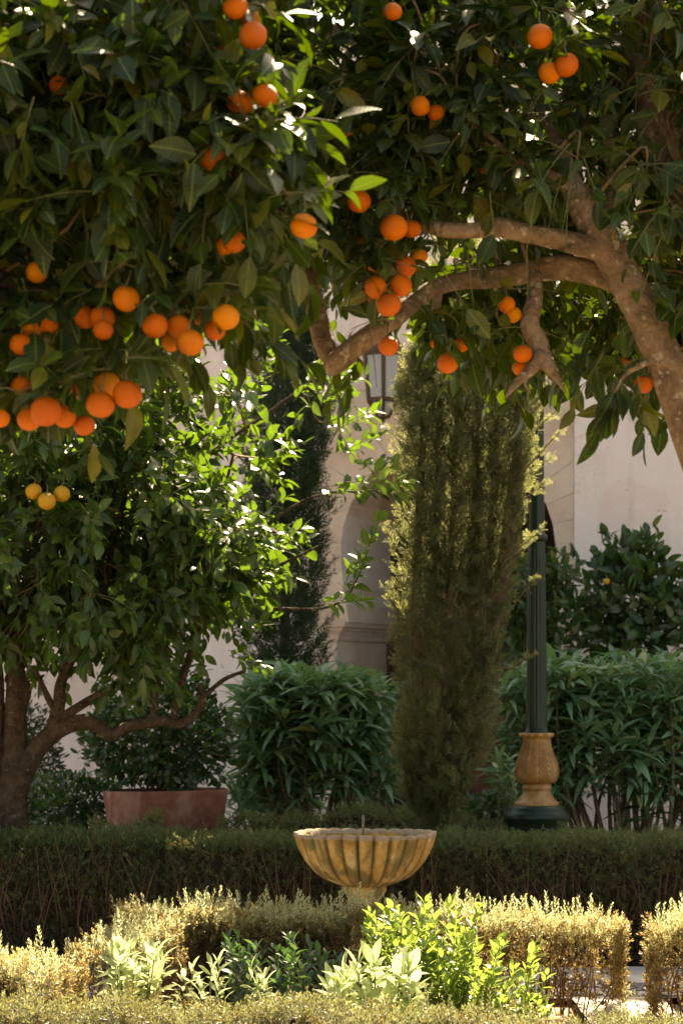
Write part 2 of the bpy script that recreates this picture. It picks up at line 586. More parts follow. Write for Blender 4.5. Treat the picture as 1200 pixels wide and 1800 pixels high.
M_PLASTER = plaster_mat()
M_STONE = simple_mat('arch_stone', [(.28, (.46, .33, .24)), (.5, (.58, .44, .335)), (.75, (.66, .53, .42))], 3.0, .9, .4, .015)
M_MORTAR = simple_mat('lime_mortar', [(.3, (.55, .47, .40)), (.7, (.68, .60, .53))], 12, .95, .4, .01)
M_TERRA = simple_mat('terracotta', [(.3, (.13, .042, .026)), (.48, (.19, .066, .042)), (.6, (.24, .105, .072)), (.75, (.33, .20, .155))], 6, .85, .25, .01, stain=((.40, .28, .23), 7, .5, .35))
M_OCHRE = simple_mat('ochre_paint', [(.3, (.22, .095, .024)), (.5, (.34, .165, .045)), (.7, (.42, .23, .08))], 14, .45, .15, .003, spec=.5, stain=((.10, .055, .025), 16, .4, .25))
M_GREEN = simple_mat('dark_green_enamel', [(.3, (.003, .015, .007)), (.7, (.007, .027, .012))], 6, .38, .12, .004, spec=.3)
M_BRONZE = simple_mat('bronze_frame', [(.3, (.06, .034, .018)), (.7, (.11, .068, .04))], 12, .5, .1, .004)
M_WOOD = simple_mat('old_door_wood', [(.3, (.10, .035, .02)), (.7, (.20, .075, .04))], 5, .75, .4, .01)
M_PIPE = simple_mat('weathered_pipe', [(.3, (.10, .07, .045)), (.7, (.2, .15, .1))], 40, .5, .1, .003)
M_PATH = simple_mat('pale_path_mortar', [(.3, (.33, .29, .24)), (.5, (.44, .40, .34)), (.75, (.54, .50, .44))], 7, .9, .4, .01)
M_PEBBLE = simple_mat('grey_pebble', [(.3, (.06, .06, .06)), (.7, (.16, .155, .145))], 9, .6, .1, .004)
M_BULB = simple_mat('white_lamp_glass', [(.3, (.6, .6, .58)), (.7, (.75, .75, .72))], 3, .3, .0, .001)


def glass_mat():
    m, t, bs, out = new_mat('milky_pane')
    bs.inputs['Base Color'].default_value = (.62, .64, .66, 1)
    bs.inputs['Roughness'].default_value = .15
    tr = t.nodes.new('ShaderNodeBsdfTranslucent'); tr.inputs[0].default_value = (.75, .76, .78, 1)
    mx = t.nodes.new('ShaderNodeMixShader'); mx.inputs[0].default_value = .55
    t.links.new(bs.outputs[0], mx.inputs[1]); t.links.new(tr.outputs[0], mx.inputs[2]); t.links.new(mx.outputs[0], out.inputs[0])
    return m


M_PANE = glass_mat()


def orange_mat(name, c0, c1, c2):
    m, t, bs, out = new_mat(name)
    o = t.nodes.new('ShaderNodeObjectInfo')
    tc = t.nodes.new('ShaderNodeTexCoord')
    base = ramp(t, [(0, c0), (.6, c1), (1, c2)], o.outputs['Random']).outputs[0]
    n = noise(t, 3.5, 5, .6, tc.outputs['Object'], .3)
    sc = t.nodes.new('ShaderNodeVectorMath'); sc.operation = 'SCALE'; sc.inputs[3].default_value = 9
    t.links.new(tc.outputs['Object'], sc.inputs[0])
    n = noise(t, 3.0, 5, .6, sc.outputs[0], .3)
    base = mixc(t, base, (.16, .045, .012), math_n(t, 'MULTIPLY', ramp(t, [(.56, (0, 0, 0)), (.70, (1, 1, 1))], n.outputs[0]).outputs[0], .7))
    t.links.new(base, bs.inputs['Base Color'])
    bs.inputs['Roughness'].default_value = .36
    bs.inputs['Specular IOR Level'].default_value = .25
    bs.inputs['Subsurface Weight'].default_value = .15
    bs.inputs['Subsurface Radius'].default_value = (.02, .008, .002)
    bs.inputs['Subsurface Scale'].default_value = .3
    v = t.nodes.new('ShaderNodeTexVoronoi'); v.inputs['Scale'].default_value = 420
    t.links.new(tc.outputs['Object'], v.inputs[0])
    bump(t, v.outputs[0], .5, .003, bs)
    return m


M_FRUIT = orange_mat('orange_peel', (.46, .080, .002), (.58, .125, .003), (.62, .19, .006))
M_FRUITY = orange_mat('unripe_orange_peel', (.46, .23, .02), (.50, .28, .025), (.54, .24, .015))


def fountain_mat():
    m, t, bs, out = new_mat('mossy_ochre_stone')
    g = t.nodes.new('ShaderNodeNewGeometry'); pos = g.outputs['Position']
    n1 = noise(t, 9, 7, .65, pos, .5)
    base = ramp(t, [(.28, (.36, .15, .028)), (.43, (.54, .27, .06)), (.56, (.64, .39, .13)), (.72, (.72, .55, .32))], n1.outputs[0]).outputs[0]
    mp = t.nodes.new('ShaderNodeMapping'); t.links.new(pos, mp.inputs[0]); mp.inputs['Scale'].default_value = (1, 1, .35)
    n2 = noise(t, 13, 6, .6, mp.outputs[0], .5)
    base = mixc(t, base, (.15, .12, .03), math_n(t, 'MULTIPLY', ramp(t, [(.44, (0, 0, 0)), (.56, (1, 1, 1))], n2.outputs[0]).outputs[0], .8))
    a = t.nodes.new('ShaderNodeAttribute'); a.attribute_name = 'rnd'    # grooves hold dirt and algae
    base = mixc(t, base, (.10, .06, .022), math_n(t, 'MULTIPLY', a.outputs['Fac'], .9))
    # pale lime on the rim
    sp = t.nodes.new('ShaderNodeSeparateXYZ'); t.links.new(pos, sp.inputs[0])
    rim = math_n(t, 'GREATER_THAN', math_n(t, 'ADD', sp.outputs[2], math_n(t, 'MULTIPLY', n1.outputs[0], .03)), .703)
    base = mixc(t, base, (.36, .26, .19), math_n(t, 'MULTIPLY', rim, .75))
    t.links.new(base, bs.inputs['Base Color'])
    bs.inputs['Roughness'].default_value = .85
    n3 = noise(t, 38, 8, .75, pos)
    bump(t, n3.outputs[0], .9, .014, bs)
    return m


M_FOUNT = fountain_mat()


# ------------------------------------------------------------------ the setting
mb = MB()
nx, ny = 120, 120
gx = np.concatenate([np.linspace(-400, -6, 12), np.linspace(-5.5, 5.5, 60), np.linspace(6, 400, 12)])
gy = np.concatenate([np.linspace(-400, 3, 12), np.linspace(3.5, 17, 80), np.linspace(18, 600, 12)])
GX, GY = np.meshgrid(gx, gy)
GZ = 0.012 * np.sin(GX * 3.1 + 1) * np.sin(GY * 2.7) + .006 * rng.normal(size=GX.shape) - .02
V = np.stack([GX, GY, GZ], -1).reshape(-1, 3)
i = np.arange(len(gy) - 1)[:, None] * len(gx); j = np.arange(len(gx) - 1)[None]
mb.add(V, np.stack([i + j, i + j + 1, i + j + 1 + len(gx), i + j + len(gx)], -1).reshape(-1, 4))
mb.build('ground', M_SOIL, kind='structure')

# path: a pale band round the fountain and an arm towards the camera on the right
path_root = bpy.data.objects.new('path', None); COL.objects.link(path_root); path_root['kind'] = 'structure'
path_root.location = (0, 11.3, 0)
mb = MB()
def sheet(x0, x1, y0, y1, z):
    n = 24
    xs = np.linspace(x0, x1, n); ys = np.linspace(y0, y1, n)
    A, B = np.meshgrid(xs, ys)
    V = np.stack([A, B, z + .002 * rng.normal(size=A.shape)], -1).reshape(-1, 3)
    i = np.arange(n - 1)[:, None] * n; j = np.arange(n - 1)[None]
    mb.add(V, np.stack([i + j, i + j + 1, i + j + 1 + n, i + j + n], -1).reshape(-1, 4))
sheet(-3.2, 3.2, 10.72, 11.9, .022)
sheet(1.02, 1.42, 8.4, 10.719, .022)
mb.build('paving', M_PATH, path_root)
# pebbles set in two bands across the arm
pm = []
for s in range(4):
    r = np.random.default_rng(s + 40)
    b = MB()
    lathe(b, [(.001, .42), (.55, .36), (.9, .18), (1, 0), (.9, -.2)], 9, fn=lambda A, R, Z: (R * (1 + .12 * np.sin(2 * A + s) + .06 * np.sin(3 * A)), Z))
    pm.append(b.mesh('pebble', M_PEBBLE))
k = 0
for _ in range(4000):
    if k >= 230: break
    x, y = rng.uniform(.95, 1.6), rng.uniform(10.75, 11.5)
    if not (11.0 < y + .1 * math.sin(x * 5) < 11.3 or (10.78 < y < 10.84)): continue
    o = bpy.data.objects.new('pebble', pm[k % 4]); COL.objects.link(o); o.parent = path_root
    o.location = (x, y - 11.3, .026)
    o.rotation_euler = (rng.normal() * .1, rng.normal() * .1, rng.uniform(0, 6.28))
    s = rng.uniform(.010, .02); o.scale = (s * 1.5, s, s * .7)
    k += 1

# ---- building with the horseshoe arch; the wall runs from far left to near right
TH = math.radians(20)
W0 = np.array([0.0, 18.0])
Tn = np.array([math.cos(TH), -math.sin(TH)])
Nn = np.array([math.sin(TH), math.cos(TH)])      # into the building


def wall_uz(px, py):
    k = (px - 600) / F
    u = 18 * k / (math.cos(TH) + k * math.sin(TH))
    D = 18 - u * math.sin(TH)
    return u, H - (py - HY) / F * D


def wmap(V):
    """(u, w depth, z) -> world"""
    V = np.asarray(V, float)
    xy = W0 + V[:, 0:1] * Tn + V[:, 1:2] * Nn
    return np.column_stack([xy, V[:, 2]])


WT, WH = 1.15, 6.3
bld = thing('old_building', 'pale pink plastered stone building with a horseshoe arch behind the garden', 'building', (0, 18, 0))
uL, _ = wall_uz(556, 900); uR, _ = wall_uz(1010, 900)
zTop = wall_uz(790, 680)[1]
mb = MB()
box(mb, (-14, 0, -.1), (uL, WT, WH), wmap)
box(mb, (uR, -.018, -.1), (14, WT, WH), wmap)
box(mb, (uL, 0, zTop), (uR, WT, WH), wmap)
mb.build('plaster_wall', M_PLASTER, bld, smooth=False)
mb = MB()      # rooms behind: closed and dark
box(mb, (-14, WT + .002, WH - .3), (14, 6, WH - .05), wmap)
box(mb, (-14, 6.002, -.1), (14, 6.3, WH - .05), wmap)
box(mb, (-1.6, WT + .002, -.1), (-1.4, 6, WH - .31), wmap)
box(mb, (3.4, WT + .002, -.1), (3.6, 6, WH - .31), wmap)
box(mb, (-1.39, WT + .002, 3.6), (3.39, 5.99, 3.8), wmap)
mb.build('inner_room', M_PLASTER, bld, smooth=False)

# arch outline (u, z), from left jamb foot over the top to the right jamb foot
cpx, cpy, rpx = 787, 965, 187
out_px = [(592, 1620), (592, 1500), (592, 1400), (592, 1300), (592, 1210), (592, 1126)]
arc = [(614, 1092), (606, 1045), (601, 1000)]
for a in np.linspace(178, 2, 17):
    arc.append((cpx + rpx * math.cos(math.radians(a)), cpy - rpx * math.sin(math.radians(a))))
arc += [(2 * cpx - x, y) for x, y in ((601, 1000), (606, 1045), (614, 1092))]
jr = [(2 * cpx - x, y) for x, y in reversed(out_px)]
inner = [wall_uz(*p) for p in out_px + arc + jr]
inner[0] = (inner[0][0], -.1); inner[-1] = (inner[-1][0], -.1)
outer = []
cu, cz = wall_uz(cpx, cpy)
for (u, z) in inner:
    if z < cz:
        q = (uL if u < cu else uR, z)
    else:
        du, dz = u - cu, z - cz + 1e-6
        s = min(abs((uL if du < 0 else uR) - cu) / max(abs(du), 1e-6), (zTop - cz) / dz)
        q = (cu + du * s, cz + dz * s)
    outer.append(q)
mort = MB()
nI = len(inner)
for k in range(nI - 1):
    quad = [inner[k], outer[k], outer[k + 1], inner[k + 1]]
    # a top corner of the rectangle falls inside some wedges
    if outer[k][0] <= uL + 1e-6 and abs(outer[k + 1][1] - zTop) < 1e-6 and outer[k + 1][0] > uL + 1e-6:
        quad = [inner[k], outer[k], (uL, zTop), outer[k + 1], inner[k + 1]]
    if abs(outer[k][1] - zTop) < 1e-6 and outer[k + 1][0] >= uR - 1e-6 and outer[k][0] < uR - 1e-6:
        quad = [inner[k], outer[k], (uR, zTop), outer[k + 1], inner[k + 1]]
    quad = np.array(quad, float)
    for shrink, w0, w1, tgt in ((.006, .004 + .004 * rng.random(), WT, None), (.0, .012, WT - .01, mort)):
        c = quad.mean(0)
        q = quad.copy()
        d = c - q
        q = q + d / np.maximum(np.linalg.norm(d, axis=1, keepdims=True), 1e-6) * (shrink * 1.5)
        if tgt is mort:   # mortar stays behind the arris of the opening
            for idx in (0, len(q) - 1):
                q[idx] = q[idx] + (q[1 if idx == 0 else len(q) - 2] - q[idx]) * .03
        n = len(q)
        V = np.vstack([np.column_stack([q[:, 0], np.full(n, w0), q[:, 1]]), np.column_stack([q[:, 0], np.full(n, w1), q[:, 1]])])
        b = tgt if tgt is not None else MB()
        F4 = [[a, (a + 1) % n, n + (a + 1) % n, n + a] for a in range(n)]
        F3 = [[0, a + 1, a] for a in range(1, n - 1)] + [[n, n + a, n + a + 1] for a in range(1, n - 1)]
        b.add(wmap(V), F4, F3)
        if tgt is None:
            b.build('arch_stone', M_STONE, bld, smooth=False)
mort.build('mortar', M_MORTAR, bld, smooth=False)
# impost mouldings on both jambs
for sgn in (-1, 1):
    uj, zt = wall_uz(592 if sgn < 0 else 2 * cpx - 592, 1093)
    zb = wall_uz(592, 1126)[1]
    hgt = zt - zb
    mb = MB()
    prof = [(0, 0), (.012, .02), (.02, .35), (.05, .55), (.055, .68), (.075, .72), (.085, .98), (.06, 1.0), (-.05, 1.0)]
    for (pa, ha), (pb, hb) in zip(prof[:-1], prof[1:]):
        q = [(uj - sgn * pa, -pa * .6, zb + ha * hgt), (uj - sgn * pb, -pb * .6, zb + hb * hgt), (uj - sgn * pb, WT, zb + hb * hgt), (uj - sgn * pa, WT, zb + ha * hgt)]
        mb.add(wmap(q), [[0, 1, 2, 3]])
        q = [(uj - sgn * pa, -pa * .6, zb + ha * hgt), (uj - sgn * pb, -pb * .6, zb + hb * hgt), (uj + sgn * .12, -pb * .6, zb + hb * hgt), (uj + sgn * .12, -pa * .6, zb + ha * hgt)]
        mb.add(wmap(q), [[0, 1, 2, 3]])
    mb.build('impost_moulding', M_STONE, bld, smooth=False)

door = thing('plank_door', 'reddish brown plank door inside the arch, half hidden behind the large cypress', 'door', (*(W0 + 1.1 * Tn + .9 * Nn), 0))
u0, u1 = wall_uz(770, 1300)[0], wall_uz(884, 1300)[0]
npl = 4
for k in range(npl):
    a, b_ = u0 + (u1 - u0) * k / npl + .004, u0 + (u1 - u0) * (k + 1) / npl - .004
    mb = MB(); box(mb, (a, .9 + .003 * (k % 2), .0), (b_, .94, 1.30), wmap); mb.build('plank', M_WOOD, door, smooth=False)
for zz in (.25, 1.0):
    mb = MB(); box(mb, (u0 + .01, .941, zz), (u1 - .01, .975, zz + .1), wmap); mb.build('rail', M_WOOD, door, smooth=False)


# ------------------------------------------------------------------ trees: shared machinery
def project(p):
    p = np.asarray(p)
    return 600 + p[:, 0] / p[:, 1] * F, HY - (p[:, 2] - H) / p[:, 1] * F


class Leaves:
    """collects leaves (position, frame, size, template) of one plant"""
    def __init__(s): s.p, s.R, s.s, s.k = [], [], [], []

    def add(s, p, R, sz, k):
        s.p.append(p); s.R.append(R); s.s.append(sz); s.k.append(k)

    def finish(s, root, tmpls, mat, n_single=0, cell=14.0, name='crown', leafname='leaf', open_=None):
        p, R, sz, k = np.concatenate(s.p), np.concatenate(s.R), np.concatenate(s.s), np.concatenate(s.k)
        if open_ is not None:      # leaves pruned away in front of limbs and ripe fruit: [(x, y, r, D, share)]
            keep = np.ones(len(p), bool)
            for fr_ in (.15, .5, .85):
                x, y = project(p + R[:, :, 1] * (sz * fr_)[:, None])
                for (ox, oy, orr, oD, share) in open_:
                    hit = (p[:, 1] < oD + .03) & ((x - ox) ** 2 + (y - oy) ** 2 < orr ** 2)
                    keep &= ~(hit & (((p[:, 0] * 9173.1 + p[:, 2] * 3371.7) % 1) < share))
            p, R, sz, k = p[keep], R[keep], sz[keep], k[keep]
        org = parent_loc(root)
        single = np.zeros(len(p), bool)
        if n_single:
            c = p + R[:, :, 1] * (sz * .5)[:, None]
            x, y = project(c)
            ok = (x > 0) & (x < 1200) & (y > 0) & (y < 1800)
            best = {}
            for idx in np.nonzero(ok)[0]:
                key = (int(x[idx] / cell), int(y[idx] / cell))
                if key not in best or c[idx, 1] < c[best[key], 1]: best[key] = idx
            cand = np.array(list(best.values()), int)
            # facing leaves with a large outline first
            view = unit(c[cand] - np.array([0, 0, H]))
            face = np.abs(np.einsum('ij,ij->i', R[cand][:, :, 2], view)) * sz[cand] / c[cand, 1]
            order = cand[np.argsort(-face)][:n_single]
            single[order] = True
        mb = MB()
        for q, t in enumerate(tmpls):
            m_ = (k == q) & ~single
            scatter(mb, t[1], p[m_], R[m_], sz[m_])
        mb.build(name, mat, root, kind='stuff')
        if n_single:
            mes = [mesh_from(leafname, *t[0][:3], None, t[0][3], True, mat) for t in tmpls]
            for idx in np.nonzero(single)[0]:
                o = bpy.data.objects.new(leafname, mes[k[idx]])
                COL.objects.link(o); o.parent = root
                M = np.eye(4); M[:3, :3] = R[idx] * sz[idx]; M[:3, 3] = p[idx] - org
                o.matrix_basis = Matrix(M.tolist())


def leafy_twig(lv, tw, base, d, L, n, size, droop=.35, ang=.95, ntm=4, rad=.0025, sag=.25, upn=1.0):
    """a twig with alternate leaves"""
    d = unit(d)
    t = np.linspace(0, 1, 5)[:, None]
    pts = base + d * L * t + np.array([0, 0, -1]) * sag * L * t ** 2
    tube(tw, pts, np.linspace(rad, rad * .45, 5), 3, 1, cap=False, rnd=rng.random())
    tt = (np.arange(n) + .6) / n
    q = base + d * L * tt[:, None] + np.array([0, 0, -1]) * sag * L * tt[:, None] ** 2
    a = np.arange(n) * 2.4 + rng.uniform(0, 6.28)
    x = unit(np.cross(d, [0.1, 0.2, 1.0])); y = np.cross(d, x)
    rad_v = np.cos(a)[:, None] * x + np.sin(a)[:, None] * y
    an = ang * (1.1 - .5 * tt)[:, None]
    ld = unit(d * np.cos(an) + rad_v * np.sin(an) + np.array([0, 0, -droop]) + rng.normal(size=(n, 3)) * .18)
    nr = np.array([0, 0, upn]) + rad_v * -.2 + d * .5
    R = frames(ld, np.repeat(nr[None], n, 0) if nr.ndim == 1 else nr, .45)
    sz = size * rng.uniform(.5, 1.2, n)
    lv.add(q + ld * .008, R, sz, rng.integers(0, ntm, n))


def nearest_on(branches, p):
    best, bp, br = 1e9, None, .01
    for pts, rad in branches:
        d = np.linalg.norm(pts - p, axis=1) + .35 * np.maximum(0, pts[:, 2] - p[2])
        k = int(np.argmin(d))
        if d[k] < best: best, bp, br = d[k], pts[k], rad[k]
    return bp, br


def crown_clusters(poly, D0, D1, n, mind=45, hole=None):
    out = []
    xs, ys = [p[0] for p in poly], [p[1] for p in poly]
    tries = 0
    while len(out) < n and tries < n * 60:
        tries += 1
        x, y = rng.uniform(min(xs), max(xs)), rng.uniform(min(ys), max(ys))
        if not in_poly((x, y), poly): continue
        if hole is not None and rng.random() > hole(x, y): continue
        D = rng.uniform(D0, D1)
        out.append(P(x, y, D))
    return out


def fruit_mesh(mat, seed):
    b = MB()
    th = np.linspace(0, np.pi, 15)
    prof = [(max(math.sin(a), .0005), -math.cos(a) * (.95 if a < 2.6 else .93)) for a in th]
    r = np.random.default_rng(seed)
    ph = r.uniform(0, 6, 3)
    lathe(b, prof, 24, fn=lambda A, R, Z: (R * (1 + .018 * np.sin(A * 2 + ph[0]) + .012 * np.sin(A * 3 + Z * 2 + ph[1])), Z))
    me = b.mesh('orange', mat)
    return me


def calyx_mesh():
    n = 10
    a = np.arange(n) * 2 * np.pi / n
    rr = np.where(np.arange(n) % 2, .10, .20)
    V = np.vstack([[0, 0, 1.02], np.column_stack([rr * np.cos(a), rr * np.sin(a), np.where(np.arange(n) % 2, .975, .945)])])
    b = MB(); b.add(V, None, [[0, 1 + k, 1 + (k + 1) % n] for k in range(n)])
    return b.mesh('calyx', M_GTWIG)


CALYX = calyx_mesh()


def fruit_open(lst, D):
    return [(q[0], q[1] + q[2] * .15, q[2] * .62, D + (q[3] if len(q) > 3 else 0), .85 if q[2] > 19 else .35) for q in lst]


def fruit_leaves(lv, tw, lst, D, size):
    """the leafy twig each fruit hangs from"""
    for q in lst:
        d = D + (q[3] if len(q) > 3 else 0)
        r = PX(q[2], d)
        b = P(q[0], q[1], d) + np.array([rng.normal() * .012, .035, r + .055])
        for _ in range(2):
            leafy_twig(lv, tw, b, np.array([rng.normal() * .9, rng.normal() * .5, -.25 + .4 * rng.random()]), .11, rng.integers(4, 7), size, .45, 1.0, sag=.2)


def limb_open(lst, idx, D, share):
    out = []
    for k in idx:
        p, r = px_branch(lst[k], D)
        a = catmull(np.column_stack([p, r]), 6)
        x, y = project(a[:, :3])
        out += [(x[i], y[i], a[i, 3] / a[i, 1] * F * .9 + 3, a[i, 1], share) for i in range(len(a)) if -50 < x[i] < 1250 and -50 < y[i] < 1850]
    return out


def add_fruit(root, lst, D, mat, seed, jit=.25, hang=None, stemmat=None):
    mes = [fruit_mesh(mat, seed + q) for q in range(4)]
    org = parent_loc(root)
    st = MB()
    for q, (x, y, r, *dd) in enumerate(lst):
        d = D + (dd[0] if dd else 0)
        o = bpy.data.objects.new('orange', mes[q % 4]); COL.objects.link(o); o.parent = root
        p = P(x, y, d)
        o.location = p - org
        rr = PX(r, d)
        o.scale = (rr, rr, rr * rng.uniform(.94, 1.02))
        o.rotation_euler = (rng.normal() * .35, rng.normal() * .35, rng.uniform(0, 6.28))
        tube(st, [p + [0, 0, rr * .95], p + [rng.normal() * .006, .015, rr + .02], p + [rng.normal() * .01, .05, rr + .045]], [.003, .0025, .003], 5, 2)
        cc = bpy.data.objects.new('calyx', CALYX); COL.objects.link(cc); cc.parent = o
    st.build('fruit_stalk', M_GTWIG, root, kind='stuff')


def px_branch(pts, D):
    """[(px, py, r_px, dD)] -> (points, radii)"""
    out, rad = [], []
    for q in pts:
        d = D + (q[3] if len(q) > 3 else 0)
        out.append(P(q[0], q[1], d)); rad.append(PX(q[2], d))
    return np.array(out), np.array(rad)


def build_branches(root, lst, D, mat, sides=12, rough=.07, trunk=True):
    br = []
    for k, pts in enumerate(lst):
        p, r = px_branch(pts, D)
        mb = MB()
        tube(mb, p, r, sides, 6, rough)
        mb.build('trunk' if (k == 0 and trunk) else 'branch', mat, root)
        a = catmull(np.column_stack([p, r]), 6)
        br.append((a[:, :3], a[:, 3]))
    return br


def clothe(root, clusters, br, lv, tw, bw, size, ntw=(7, 11), nleaf=(6, 10), tl=(.14, .26), droop=.35, mat=None, link_r=.006, centre=None, thin=None):
    for c in clusters:
        bp, brr = nearest_on(br, c)
        mid = (bp + c) / 2 + rng.normal(size=3) * .05 + [0, 0, .04]
        if np.linalg.norm(c - bp) > .03:
            tube(bw, [bp, mid, c], [min(brr * .6, link_r * 1.3), link_r * .8, link_r * .4], 5, 4, .05)
        out = unit(c - (centre if centre is not None else bp))
        for _ in range(rng.integers(*ntw) if thin is None else int(rng.integers(*ntw) * thin(c))):
            d = unit(rng.normal(size=3) + out * .8 + np.array([0, 0, -.15]))
            b0 = c + (mid - c) * rng.uniform(0, .35) + rng.normal(size=3) * .015
            leafy_twig(lv, tw, b0, d, rng.uniform(*tl), rng.integers(*nleaf), size, droop)


# ------------------------------------------------------------------ near right orange tree
DR = 7.1
base = P(1345, 1200 + H * F / DR, DR)
tr = thing('orange_tree', 'orange tree with thick pale leaning trunk and limbs at upper right', 'tree', (base[0], base[1], 0))
TR = [
    [(1350, 2055, 62), (1345, 1850, 50), (1330, 1500, 46), (1295, 1050, 44), (1232, 800, 40), (1160, 617, 33), (1096, 490, 31), (1052, 415, 29), (1015, 350, 23), (996, 305, 19, .05), (985, 262, 14, .1), (966, 226, 10, .15), (945, 190, 7, .2), (900, 130, 6, .25), (842, 62, 5, .3), (826, -20, 4, .3)],
    [(1062, 448, 19, .02), (1040, 436, 20, -.02), (990, 423, 18, -.06), (930, 412, 16, -.1), (880, 400, 18, -.12), (830, 405, 14, -.14), (780, 404, 14, -.15), (735, 392, 10, -.1), (690, 360, 6, -.05), (640, 300, 4, 0)],
    [(1105, 515, 14, .05), (1085, 495, 22, .08), (1040, 478, 22, .1), (985, 471, 22, .1), (930, 479, 19, .12), (870, 488, 18, .14), (800, 495, 16, .12), (750, 514, 16, .08), (690, 562, 17, .02), (630, 604, 19, 0), (592, 636, 20, 0), (574, 652, 13, 0)],
    [(590, 642, 16, .03), (574, 612, 19, .05), (560, 570, 18, .08), (546, 505, 16, .12), (536, 450, 12, .15), (520, 330, 8, .25), (510, 200, 6, .3)],
    [(940, 482, 13, .1), (939, 530, 15, .06), (930, 570, 17, .04), (946, 605, 17, .03), (955, 632, 15, .02), (972, 655, 9, 0), (984, 676, 4, 0), (994, 690, 2, 0)],
    [(952, 622, 13, .01), (936, 646, 11, -.01), (912, 668, 8, -.02), (888, 698, 2, -.03)],
    [(925, 660, 5, -.01), (922, 675, 3, -.02), (932, 690, 1.5, -.02)],
    [(770, 505, 9, .1), (766, 540, 8, .1), (754, 585, 6, .12)],
    [(1240, 430, 24, .4), (1192, 345, 23, .4), (1156, 285, 22, .4), (1136, 225, 20, .42), (1120, 150, 14, .5), (1100, 40, 10, .6), (1080, -80, 7, .7)],
    [(1250, 380, 15, .25), (1205, 295, 15, .25), (1170, 225, 15, .25), (1138, 165, 13, .3), (1130, 60, 9, .4), (1150, -80, 6, .5)],
    [(1005, 330, 14, .02), (965, 312, 13, -.04), (930, 296, 10, -.08), (898, 276, 7, -.1), (860, 240, 5, -.1), (800, 200, 4, -.1)],
    [(1330, 1000, 26, .6), (1300, 600, 25, .5), (1250, 440, 24, .4)],
    [(860, 110, 9, .8), (760, 130, 13, .9), (680, 136, 14, .9), (600, 130, 15, .9), (520, 142, 14, .9), (440, 160, 10, .9)],
    [(700, 80, 12, .7), (600, 60, 15, .7), (520, 48, 15, .7), (440, 38, 14, .7), (350, 20, 8, .6)],
    [(1050, 415, 14, .1), (1075, 330, 12, .25), (1060, 200, 9, .35), (1010, 60, 7, .45), (960, -60, 5, .5)],
    [(1165, 625, 8, .03), (1130, 640, 6, -.05), (1095, 660, 4, -.1), (1080, 690, 2.5, -.12)],
]
br_r = build_branches(tr, TR, DR, M_BARK, 14, .05)
poly_r = [(520, -200), (1400, -200), (1400, 520), (1230, 520), (1150, 500), (1080, 540), (1000, 520), (930, 480), (880, 510), (800, 520), (720, 500), (640, 500), (600, 460), (575, 380), (560, 200), (520, 60)]
lv, tw, bw = Leaves(), MB(), MB()


def hole_r(x, y):
    if 380 < y < 520 and 700 < x < 1080: return .30       # limbs stay in view
    if 330 < y < 470 and 960 < x < 1130: return .15
    if y > 540: return .6
    return 1.0


cl = crown_clusters(poly_r, DR - .25, DR + 1.2, 190, hole=hole_r)
cl = [c for c in cl if not (c[1] < DR + .12 and (lambda x, y: (y > 250 and x > 880 and y > 620 - (x - 880) * 1.5 and False) or any(abs(x - bx) < 45 and abs(y - by) < 45 for bx, by in ((1050, 410), (1100, 490), (1000, 330), (1150, 600), (900, 402), (850, 405), (985, 470), (940, 600), (960, 640), (780, 400), (1010, 425))))(*[float(v[0]) for v in project(c[None])]))]
cl += crown_clusters([(760, 470), (1280, 440), (1280, 640), (1200, 660), (1090, 600), (1000, 590), (900, 590), (780, 560)], DR + .55, DR + 1.5, 55)
clothe(tr, cl, br_r, lv, tw, bw, .088, centre=P(1000, 300, DR + .8))
# hanging sprays at the lower edge
for (x, y, dD, n, dx) in [(1085, 640, -.1, 9, -.1), (1060, 650, -.05, 7, -.5), (1120, 690, -.12, 9, .1), (1095, 690, -.1, 7, -.4), (1040, 600, .1, 8, -.3), (640, 620, -.02, 8, -.3), (600, 650, .02, 6, -.2), (650, 600, -.04, 6, .1), (730, 560, -.05, 9, .6), (770, 560, 0, 9, .2), (800, 580, .05, 9, .3), (850, 560, .1, 9, 0), (1000, 600, .25, 9, -.2), (1185, 560, -.1, 6, .2), (860, 370, -.2, 6, .1), (925, 450, -.12, 5, 0), (820, 470, -.1, 5, .1), (720, 380, -.2, 8, .5), (620, 410, -.1, 9, .3), (760, 480, -.15, 7, .6), (560, 440, -.1, 8, -.4)]:
    leafy_twig(lv, tw, P(x, y - 30, DR + dD), np.array([dx, rng.normal() * .2, -.8]), .17, n, .10, .75, .8, sag=.1)
FRUIT_R = [(948, 64, 23, -.3), (995, 114, 22, -.3), (965, 128, 20, -.27), (738, 186, 18, -.25), (765, 198, 15, -.2), (603, 230, 14, -.2), (631, 354, 21, -.3), (692, 400, 24, -.32), (722, 402, 17, -.22), (711, 468, 21, -.24), (738, 450, 14, -.15), (655, 466, 15, -.18), (660, 505, 21, -.3), (704, 502, 20, -.3), (683, 536, 22, -.33), (664, 525, 18, -.18), (628, 428, 14, -.1), (640, 440, 12, -.08), (682, 608, 18, -.15), (787, 638, 20, -.15), (770, 602, 14, 0), (810, 606, 14, .02), (889, 535, 16, 0), (900, 553, 16, .03), (918, 622, 17, -.02), (914, 648, 15, .02), (1130, 676, 17, 0), (1088, 597, 9, .2), (878, 300, 17, .1), (855, 296, 15, .15), (690, 20, 17, -.3), (1062, 306, 15, .5), (500, 120, 14, .4), (1095, 640, 12, .2)]
fruit_leaves(lv, tw, FRUIT_R, DR, .098)
tw.build('twig', M_GTWIG, tr, kind='stuff')
bw.build('small_branch', M_TWIG, tr, kind='stuff')
